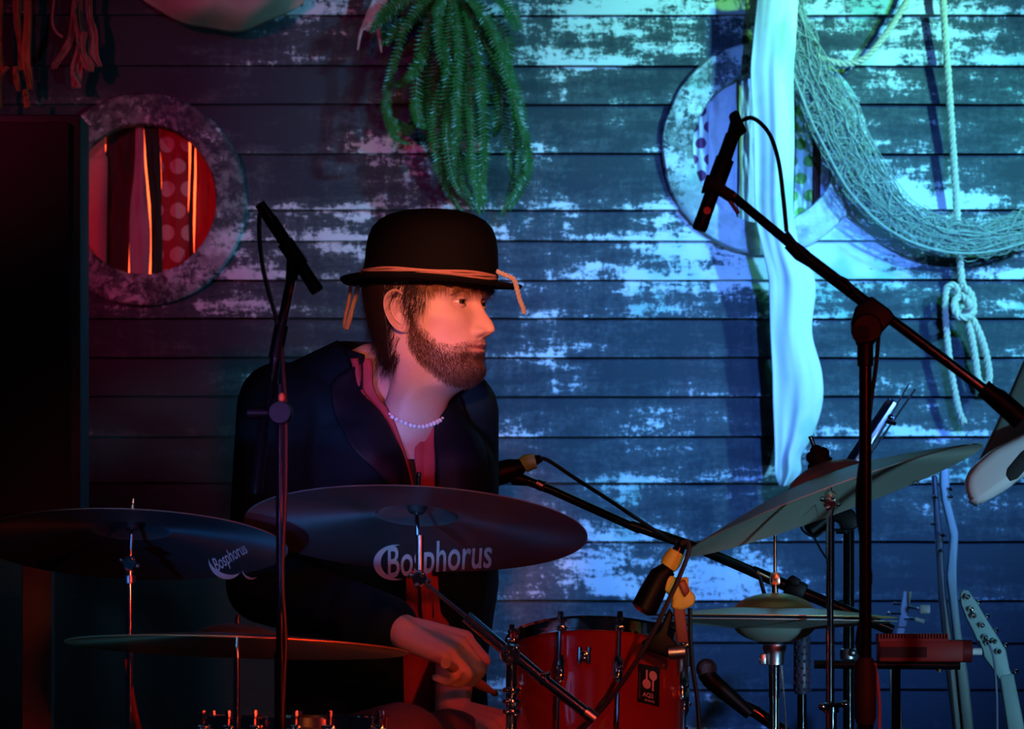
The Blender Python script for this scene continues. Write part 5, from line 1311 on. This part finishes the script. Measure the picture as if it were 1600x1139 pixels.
# hair, eyebrows and beard: short tapered strands rooted on the head
Gn = HG; 
du = np.roll(Gn, -1, 1) - np.roll(Gn, 1, 1); dv = np.zeros_like(Gn); dv[1:-1] = Gn[2:] - Gn[:-2]; dv[0] = Gn[1] - Gn[0]; dv[-1] = Gn[-1] - Gn[-2]
Nn = np.cross(du, dv); Nn /= np.maximum(np.linalg.norm(Nn, axis=2, keepdims=True), 1e-9)
if (Nn[60, 110] @ np.array([1, 0, 0])) < 0: Nn = -Nn
cell = np.linalg.norm(np.cross(du, dv), axis=2)
def strands(mask, count, length, wid, dirf, rr, curl=.25, seg=3):
    pr = (mask * cell).ravel(); pr = pr / pr.sum(); idx = rr.choice(len(pr), count, p=pr)
    P0 = Gn.reshape(-1, 3)[idx] + (du.reshape(-1, 3)[idx] * rr.uniform(-.5, .5, (count, 1)) + dv.reshape(-1, 3)[idx] * rr.uniform(-.5, .5, (count, 1))) * .5
    N0 = Nn.reshape(-1, 3)[idx]; D = dirf(P0, N0, rr); D /= np.linalg.norm(D, axis=1, keepdims=True)
    L = length * rr.uniform(.55, 1.15, (count, 1)); side = np.cross(D, N0); side /= np.maximum(np.linalg.norm(side, axis=1, keepdims=True), 1e-9)
    vs = []; p = P0.copy(); d = D.copy(); cb = rr.normal(0, curl, (count, 3))
    for k in range(seg + 1):
        w_k = wid * (1 - k / seg * .85); vs.append(np.stack([p - side * w_k, p + side * w_k], 1))
        d = d + cb * .5 - np.array([0, 0, .18]) * (k > 0); d /= np.linalg.norm(d, axis=1, keepdims=True)
        # keep strands outside the head
        p = p + d * L / seg
    V = np.stack(vs, 1)      # count, seg+1, 2, 3
    V = H2W(V.reshape(-1, 3)); n2 = (seg + 1) * 2
    base = (np.arange(count) * n2)[:, None]
    fs = []
    for k in range(seg): fs.append(np.concatenate([base + 2 * k, base + 2 * k + 1, base + 2 * k + 3, base + 2 * k + 2], 1))
    mb = MB(); mb.add(V, np.concatenate(fs).tolist()); return mb
L2 = Gn.reshape(-1, 3); X, Y, Z = Gn[..., 0], np.abs(Gn[..., 1]), Gn[..., 2]
bmask = beard_mask(L2).reshape(X.shape)
rr = np.random.default_rng(5)
M['beard'] = mat('auburn_brown_beard', (.065, .026, .014), .5, 0, .6, 300); M['hair'] = mat('shaded_brown_hair', (.022, .011, .007), .45, 0, .5, 200)  # hair darkened where the lamps miss it, shade put into base colour
b1 = strands(bmask * (Z > -.140), 12000, .0062, .00022, lambda p, n, r: n * .55 + np.array([.25, 0, -.85]) + r.normal(0, .22, n.shape), rr, .3, 2).build('beard', M['beard'], person, smooth=False); b1['kind'] = 'stuff'
bw = np.exp(-((Z - (.0165 + .05 * (Y - .01) - 6 * np.clip(Y - .036, 0, 1) ** 1.5)) / .0024) ** 2) * sst(Y, .010, .014) * (1 - sst(Y, .046, .052)) * (X > .03)
b2 = strands(bw, 1000, .0085, .00024, lambda p, n, r: n * .30 + np.sign(p[:, 1:2]) * np.array([0, 1, 0]) * .8 + np.array([-.3, 0, .12]) + r.normal(0, .12, n.shape), rr, .1, 2).build('eyebrows', M['beard'], person, smooth=False); b2['kind'] = 'stuff'
jit = .006 * np.sin(Gn[..., 2] * 260 + Gn[..., 1] * 190) + .004 * np.sin(Gn[..., 2] * 610)
Xj = X + jit
hm = ((Xj < -.016) & (Z > -.095)) | ((Z > .012 + np.clip(X, 0, 1) * .8) & (Xj < .050)) | ((Z > .055)) | ((Xj < .030 + Z * .35) & (X > .004) & (Z > -.022))
hm = hm & (Z < .11)
hair_cap = Gn + Nn * .0050
sel = ((X < -.026) & (Z > -.088) & (Z < .11)) | ((Z > .030 + np.clip(X, 0, 1) * .9) & (X < .04) & (Z < .11))
faces = []; Rn, Cn = X.shape
for i in range(Rn - 1):
    for j in range(Cn):
        j2 = (j + 1) % Cn
        if sel[i, j] and sel[i + 1, j] and sel[i, j2] and sel[i + 1, j2]: faces.append((i * Cn + j, i * Cn + j2, (i + 1) * Cn + j2, (i + 1) * Cn + j))
used = sorted({q for f in faces for q in f}); mp = {q: k for k, q in enumerate(used)}
hc = MB(); hc.add(H2W(hair_cap.reshape(-1, 3)[used]), [[mp[q] for q in f] for f in faces])
hair = hc.build('hair', M['hair'], person, solid=.002)
def hdir(p, n, r):
    d = n * .28 + np.array([0, 0, -.9]) + r.normal(0, .14, n.shape); back = (p[:, 0:1] < .0); return d + np.where(back, np.array([-.25, 0, 0]), np.array([-.05, 0, 0]))
side_m = (hm & (X < .05)).astype(float)
h1 = strands(side_m, 11000, .034, .00035, hdir, rr, .16, 4).build('hair_strands', M['hair'], hair, smooth=False); h1['kind'] = 'stuff'
fm = ((Z > .030) & (Z < .052) & (X > .03)).astype(float) * (1 + 1.5 * (Gn[..., 1] < 0))
def fdir(p, n, r):
    k = (r.random((len(p), 1)) - .5); return n * .30 + np.array([.12, -.10, -.95]) + np.array([0, 1, 0]) * (np.sin(p[:, 1:2] * 420) * .35 + k * .2) + r.normal(0, .06, n.shape)
h2 = strands(fm, 1600, .0315, .00038, fdir, rr, .08, 4).build('fringe', mat('lit_brown_fringe', (.20, .085, .03), .45, 0, .4, 200), hair, smooth=False, label='fringe falling over the forehead, warm light put into its colour'); h2['kind'] = 'stuff'  # same brown hair, warm light put into the fringe's base colour

# clothes
M['jacket'] = mat('dark_teal_wool', (.0025, .018, .024), .85, 0, .3, 300, .2, spec=.15)
M['lapel'] = mat('black_satin', (.004, .007, .012), .6, 0, .2, 60, spec=.25)
M['scarf'] = mat('red_scarf', (.42, .055, .060), .75, 0, .2, 80, .3)
M['shirt'] = mat('dark_red_shirt', (.30, .04, .04), .8, 0, .2, 80, .2)
M['trouser'] = mat('red_lit_trousers', (.16, .05, .05), .8, 0, .3, 100, .2)  # dark cloth with the red light put into its base colour
jm = MB(); torso(jm, .010)
arm(jm, shR, elR, wrR, .017, .90); arm(jm, shL, elL, wrL, .017, .80)
for a_, b_ in ((shR, elR), (elR, elR + (wrR - elR) * .88)):     # folds in the sleeve
    for t in (.25, .45, .62, .8):
        c = a_ + (b_ - a_) * t; o = np.array([rng.uniform(-.01, .01), -.012, rng.uniform(-.01, .01)]); jm.capsule(c + o, c + o + (b_ - a_) * .07 + np.array([.008, 0, .0]), .047, .044)
jv, jf = voxel(jm, .0055, 4)
l_, f_, z_ = W2T(jv)
openR = np.interp(z_, [.60, .76, 1.00, 1.03, 1.10, 1.20, 1.26], [.03, .028, .020, .022, .048, .078, .085]); openL = np.interp(z_, [.60, .76, 1.00, 1.03, 1.10, 1.20, 1.26], [.03, .028, .018, .024, .030, .055, .065])
drop = ((l_ < openL) & (l_ > -openR) & (f_ > .0) & (z_ > .60)) | ((z_ > 1.225) & (np.hypot(l_, f_) < .072)) | (z_ < .58)
wd_ = np.linalg.norm(jv - wrR, axis=1) < .018; drop |= wd_
keep = [f for f in jf if not any(drop[q] for q in f)]
us = sorted({q for f in keep for q in f}); mp = {q: k for k, q in enumerate(us)}
jb = MB(); jb.add(jv[us], [[mp[q] for q in f] for f in keep])
jacket = jb.build('jacket', M['jacket'], person, solid=.004)
bvhJ = BVHTree.FromPolygons(jv.tolist(), jf)
sm_ = MB(); torso(sm_, -.006); sv, sf = voxel(sm_, .006, 3)
l_, f_, z_ = W2T(sv)
vR = np.interp(z_, [1.02, 1.05, 1.12, 1.2, 1.26], [0, .012, .040, .07, .08]); 
drop = ((np.abs(l_ - .005) < vR) & (f_ > 0) & (z_ > 1.02)) | ((z_ > 1.20) & (np.hypot(l_, f_) < .075))
keep = [f for f in sf if not any(drop[q] for q in f)]; us = sorted({q for f in keep for q in f}); mp = {q: k for k, q in enumerate(us)}
MB().add(sv[us], [[mp[q] for q in f] for f in keep]).build('shirt', M['shirt'], person, solid=.002)
bvhS = BVHTree.FromPolygons(bv.tolist(), bf)
def onsurf(bvh, l, z, off, f0=.4):
    o = Vector(T2W(l, f0, z)); h = bvh.ray_cast(o, Vector(-tf), 1.0)
    if h[0] is None: return T2W(l, .05, z)
    return V3(h[0]) + tf * off
def lay(bvh, rows, nu, nv, off, offf=None, smooth_n=3):
    """rows: (l_inner, l_outer, z) on the chest"""
    p = smooth_path([(a, b, c) for a, b, c in rows], nv); arr = np.zeros((nv, nu, 3)); ff = np.zeros((nv, nu))
    for i, (a, b, z) in enumerate(p):
        for j in range(nu):
            l = a + (b - a) * j / (nu - 1); q = onsurf(bvh, l, z, 0); ff[i, j] = (q - TC0) @ tf; arr[i, j] = (l, 0, z)
    for _ in range(smooth_n):
        g_ = np.pad(ff, 1, 'edge'); ff = np.maximum(ff, (g_[:-2, 1:-1] + g_[2:, 1:-1] + g_[1:-1, :-2] + g_[1:-1, 2:]) / 4)
    out = np.zeros_like(arr)
    for i in range(nv):
        for j in range(nu):
            o_ = off if offf is None else off + offf(i / (nv - 1), j / (nu - 1)); out[i, j] = T2W(arr[i, j, 0], ff[i, j] + o_, arr[i, j, 2])
    return out
lap = lay(bvhJ, [(-.085, -.055, 1.238), (-.076, -.120, 1.20), (-.052, -.125, 1.135), (-.036, -.118, 1.09), (-.022, -.07, 1.04), (-.019, -.045, .99), (-.022, -.03, .90)], 12, 44, .006, lambda t, u: .006 * math.sin(PI * u))
MB().grid(lap).build('lapel', M['lapel'], jacket, solid=.003)
lap = lay(bvhJ, [(.060, .045, 1.238), (.050, .100, 1.20), (.034, .118, 1.135), (.026, .122, 1.085), (.022, .100, 1.03), (.018, .06, .97), (.022, .035, .90)], 12, 44, .006, lambda t, u: .006 * math.sin(PI * u))
MB().grid(lap).build('lapel', M['lapel'], jacket, solid=.003)
# collar standing behind the neck
rows = []
for i in range(5):
    t = i / 4; row = []
    for j in range(40):
        a = R(-128 + 256 * j / 39) + PI; r = .074 + .012 * t; z = 1.225 + .045 * math.sin(PI * min(1, t * .8 + .1)) - .055 * t * 0 - .03 * (abs(j / 39 - .5) * 2) ** 2
        row.append(T2W(r * math.sin(a) * 1.05, r * math.cos(a) + .005, z + (.012 if t < .5 else -.02 * (t - .5) * 2)))
    rows.append(row)
MB().grid(rows).build('collar', M['lapel'], jacket, solid=.003)
M_sc = M['scarf']
sc = thing('scarf', T2W(0, .1, .9), 'long red scarf worn open inside the man\'s jacket', 'scarf')
ORG[sc.name] = V3(sc.location)
fold = lambda t, u: .004 * math.sin(u * PI * 3 + t * 2) + .003
a1 = lay(bvhJ, [(-.056, -.088, 1.238), (-.050, -.080, 1.20), (-.034, -.060, 1.13), (-.020, -.045, 1.07), (-.008, -.035, 1.02), (-.004, -.028, .97), (-.006, -.03, .90)], 12, 50, -.004, lambda t, u: fold(t, u) + .012 * max(0, 1 - 3 * t))
a2 = lay(bvhJ, [(.034, .066, 1.225), (.020, .058, 1.19), (.006, .050, 1.13), (-.001, .040, 1.07), (-.003, .034, 1.02), (.004, .034, .95), (.006, .040, .87), (.012, .048, .80), (.016, .048, .76)], 12, 60, -.004, lambda t, u: fold(t, u) + .016 * max(0, 1 - 3 * t))
MB().grid(a1).build('scarf_end', M['scarf'], sc, solid=.003); MB().grid(a2).build('scarf_end', M['scarf'], sc, solid=.003)
tm = MB()
for hp, kn, an in ((hipR, knR, anR), (hipL, knL, anL)):
    tm.capsule(hp, kn, .094, .072); tm.capsule(kn, an + np.array([0, 0, .04]), .068, .055)
tm.capsule(T2W(-.07, 0, .60), T2W(.07, 0, .60), .125, .125)
tv, tf_ = voxel(tm, .008, 3); MB().add(tv, tf_).build('trousers', M['trouser'], person)
for an in (anR, anL):
    q = MB().capsule(an + np.array([0, .02, -.035]), an + np.array([.02, -.17, -.05]), .044, .037); q.capsule(an + np.array([0, 0, .05]), an + np.array([0, 0, -.03]), .046, .044)
    v_, f2_ = voxel(q, .007, 2); MB().add(v_, f2_).build('boot', M['rubber'], person)
# throne
th = thing('drum_throne', (-.2, .06, 0), 'round black drum stool under the seated man', 'stool')
MB().lathe([(.001, .0), (.15, .0), (.165, .015), (.168, .05), (.155, .075), (.10, .085), (.001, .083)], (-.2, .08, .395), n=40).build('seat', M['matte_black'], th)
MB().tube([(-.2, .08, .40), (-.2, .08, .18)], .014, 14).build('post', M['chrome'], th)
tripod(th, -.2, .08, M['chrome'], .25, .26)

# necklace of pearls lying on the chest
nk = thing('pearl_necklace', T2W(.0, .09, 1.12), 'string of small white pearls round the man\'s neck', 'necklace')
M['pearlm'] = mat('pearl', (.92, .92, .92), .22, coat=.6, var=.04)
allv, allf = body_mb.arrays(); bvhB = BVHTree.FromPolygons(allv.tolist(), [f for f in allf if len(f) >= 3])
nc_ = T2W(.012, .012, 0)
loop = []
for i in range(400):
    a = 2 * PI * i / 400; fr = math.cos(a)
    z = 1.232 - .112 * (0.5 + .5 * fr) ** 1.35
    r = .078
    p = nc_ + tl_ * r * math.sin(a) * .92 + tf * (r * fr + .06 * (fr > 0) * fr) + np.array([0, 0, z])
    h = bvhB.find_nearest(Vector(p)); q = V3(h[0]); n_ = V3(p) - q; n_ /= max(np.linalg.norm(n_), 1e-6)
    loop.append(q + n_ * .0036)
loop = np.array(loop); d = np.concatenate([[0], np.cumsum(np.linalg.norm(np.diff(np.vstack([loop, loop[:1]]), axis=0), axis=1))]); L = d[-1]
npearl = int(L / .0078); pr0 = None
for k in range(npearl):
    s_ = L * k / npearl; i = int(np.searchsorted(d, s_) % 400); c = loop[i]
    if pr0 is None: pr0 = MB().ball(c, .0037, 12).build('pearl', M['pearlm'], nk); c0_ = c
    else: dupe(pr0, nk, c - c0_)
# bowler hat
ht = thing('bowler_hat', H2W(np.array([.012, 0, .05])), 'black bowler hat on the man\'s head with a pinkish cord round its crown', 'hat')
M['felt'] = mat('black_felt', (.004, .004, .0045), .85, 0, .2, 200, .2, spec=.12)
hc0 = np.array([.004, 0, .033]); tiltp = R(-1.5)
def HT(x, y, z):
    c_, s_ = math.cos(tiltp), math.sin(tiltp); return H2W(hc0 + np.array([x * c_ - z * s_, y, x * s_ + z * c_]))
a = np.linspace(0, 2 * PI, 72, endpoint=False)
crown = [(1.0, -.004), (1.0, .010), (.995, .030), (.985, .050), (.955, .068), (.90, .082), (.80, .093), (.66, .101), (.45, .107), (.22, .1095), (.01, .110)]
rows = [[HT(.104 * r * math.cos(t), .090 * r * math.sin(t), z) for t in a] for r, z in crown]
mb = MB().grid(rows, close_u=True); mb.build('crown', M['felt'], ht, solid=.003)
def brim_z(r, t): 
    k = (r - 1) / .4; return -.002 + k ** 1.5 * (.008 * abs(math.sin(t)) ** 2 - .004) - .004 * k * (math.cos(t))
br = [(.99, 0), (1.05, 0), (1.12, 0), (1.20, 0), (1.28, 0), (1.34, 0), (1.37, .003), (1.385, .006)]
rows = [[HT(.104 * (1 + (r - 1) * .95) * math.cos(t), .090 * (1 + (r - 1) * .95) * math.sin(t), brim_z(r, t) + e) for t in a] for r, e in br]
MB().grid(rows, close_u=True).build('brim', M['felt'], ht, solid=.004)
bd_ = [(1.004, .001), (1.006, .006), (1.006, .020), (1.003, .024)]
rows = [[HT(.104 * r * math.cos(t), .090 * r * math.sin(t), z) for t in a] for r, z in bd_]
MB().grid(rows, close_u=True).build('hat_band', M['felt'], ht, solid=.0015)
cd = thing('hat_cord', HT(.1, 0, 0), 'pinkish brown cord tied round the bowler hat with dangling ends', 'cord')
M['cordm'] = mat('pinkish_leather_cord', (.55, .27, .22), .55, 0, .2, 80, .2); M['cord_gold'] = mat('golden_suede_cord', (.85, .50, .16), .6, 0, .35, 90, .3); M['cord_pale'] = mat('pale_twisted_cord', (.62, .60, .62), .7, 0, .2, 90)
mb = MB()
for k in range(3):
    mb.tube([HT((.1065 + .002 * (k % 2)) * math.cos(t), (.0925 + .002 * (k % 2)) * math.sin(t), .0085 + .0030 * k + .0012 * math.sin(5 * t + k * 2) - .004 * math.cos(t)) for t in np.linspace(R(-175), R(10), 60)], .0022, 6)
mb.build('cord_loop', M['cordm'], cd)
yb = HT(-.135, 0, 0)[1]
def dang(pts, r, m, nm, y): MB().tube(smooth_path([P(a_, b_, y) for a_, b_ in pts], 24), r, 8).build(nm, m, cd)
dang([(576, 432), (563, 427), (553, 432), (548, 448), (545, 470), (540, 492), (538, 508), (541, 514)], [.0028] * 8 + [.003] * 16, M['cord_gold'], 'cord_end', yb - .016)
dang([(572, 434), (564, 431), (560, 440), (557, 458), (551, 480), (546, 500), (541, 514)], np.linspace(.0030, .0042, 24), M['cord_gold'], 'cord_end', yb - .022)
yf_ = HT(.13, 0, 0)[1]
mb = MB(); twisted(mb, smooth_path([P(a_, b_, yf_ - .004) for a_, b_ in [(776, 424), (790, 430), (803, 437), (808, 452), (812, 468), (817, 480), (819, 489)]], 30), .0040); mb.build('cord_end', M['cord_pale'], cd, label='pale twisted end hanging at the front of the brim')

# drumstick in his fist
hd = dR / np.linalg.norm(dR); nn = nR - hd * (nR @ hd); nn /= np.linalg.norm(nn); ll = np.cross(hd, nn) * -1
g0 = wrR + hd * .100 - nn * .034
s0, s1 = g0 + np.array([-.02, -.09, .012]), g0 + np.array([.05, .29, -.04])
tag(MB().tube([s0, s0 + (s1 - s0) * .7, s0 + (s1 - s0) * .95, s0 + (s1 - s0) * .97, s1], [.0075, .0075, .0040, .0055, .0045], 14).build('drumstick', mat('hickory', (.5, .32, .16), .5)), 'wooden drumstick held in the man\'s fist', 'drumstick')
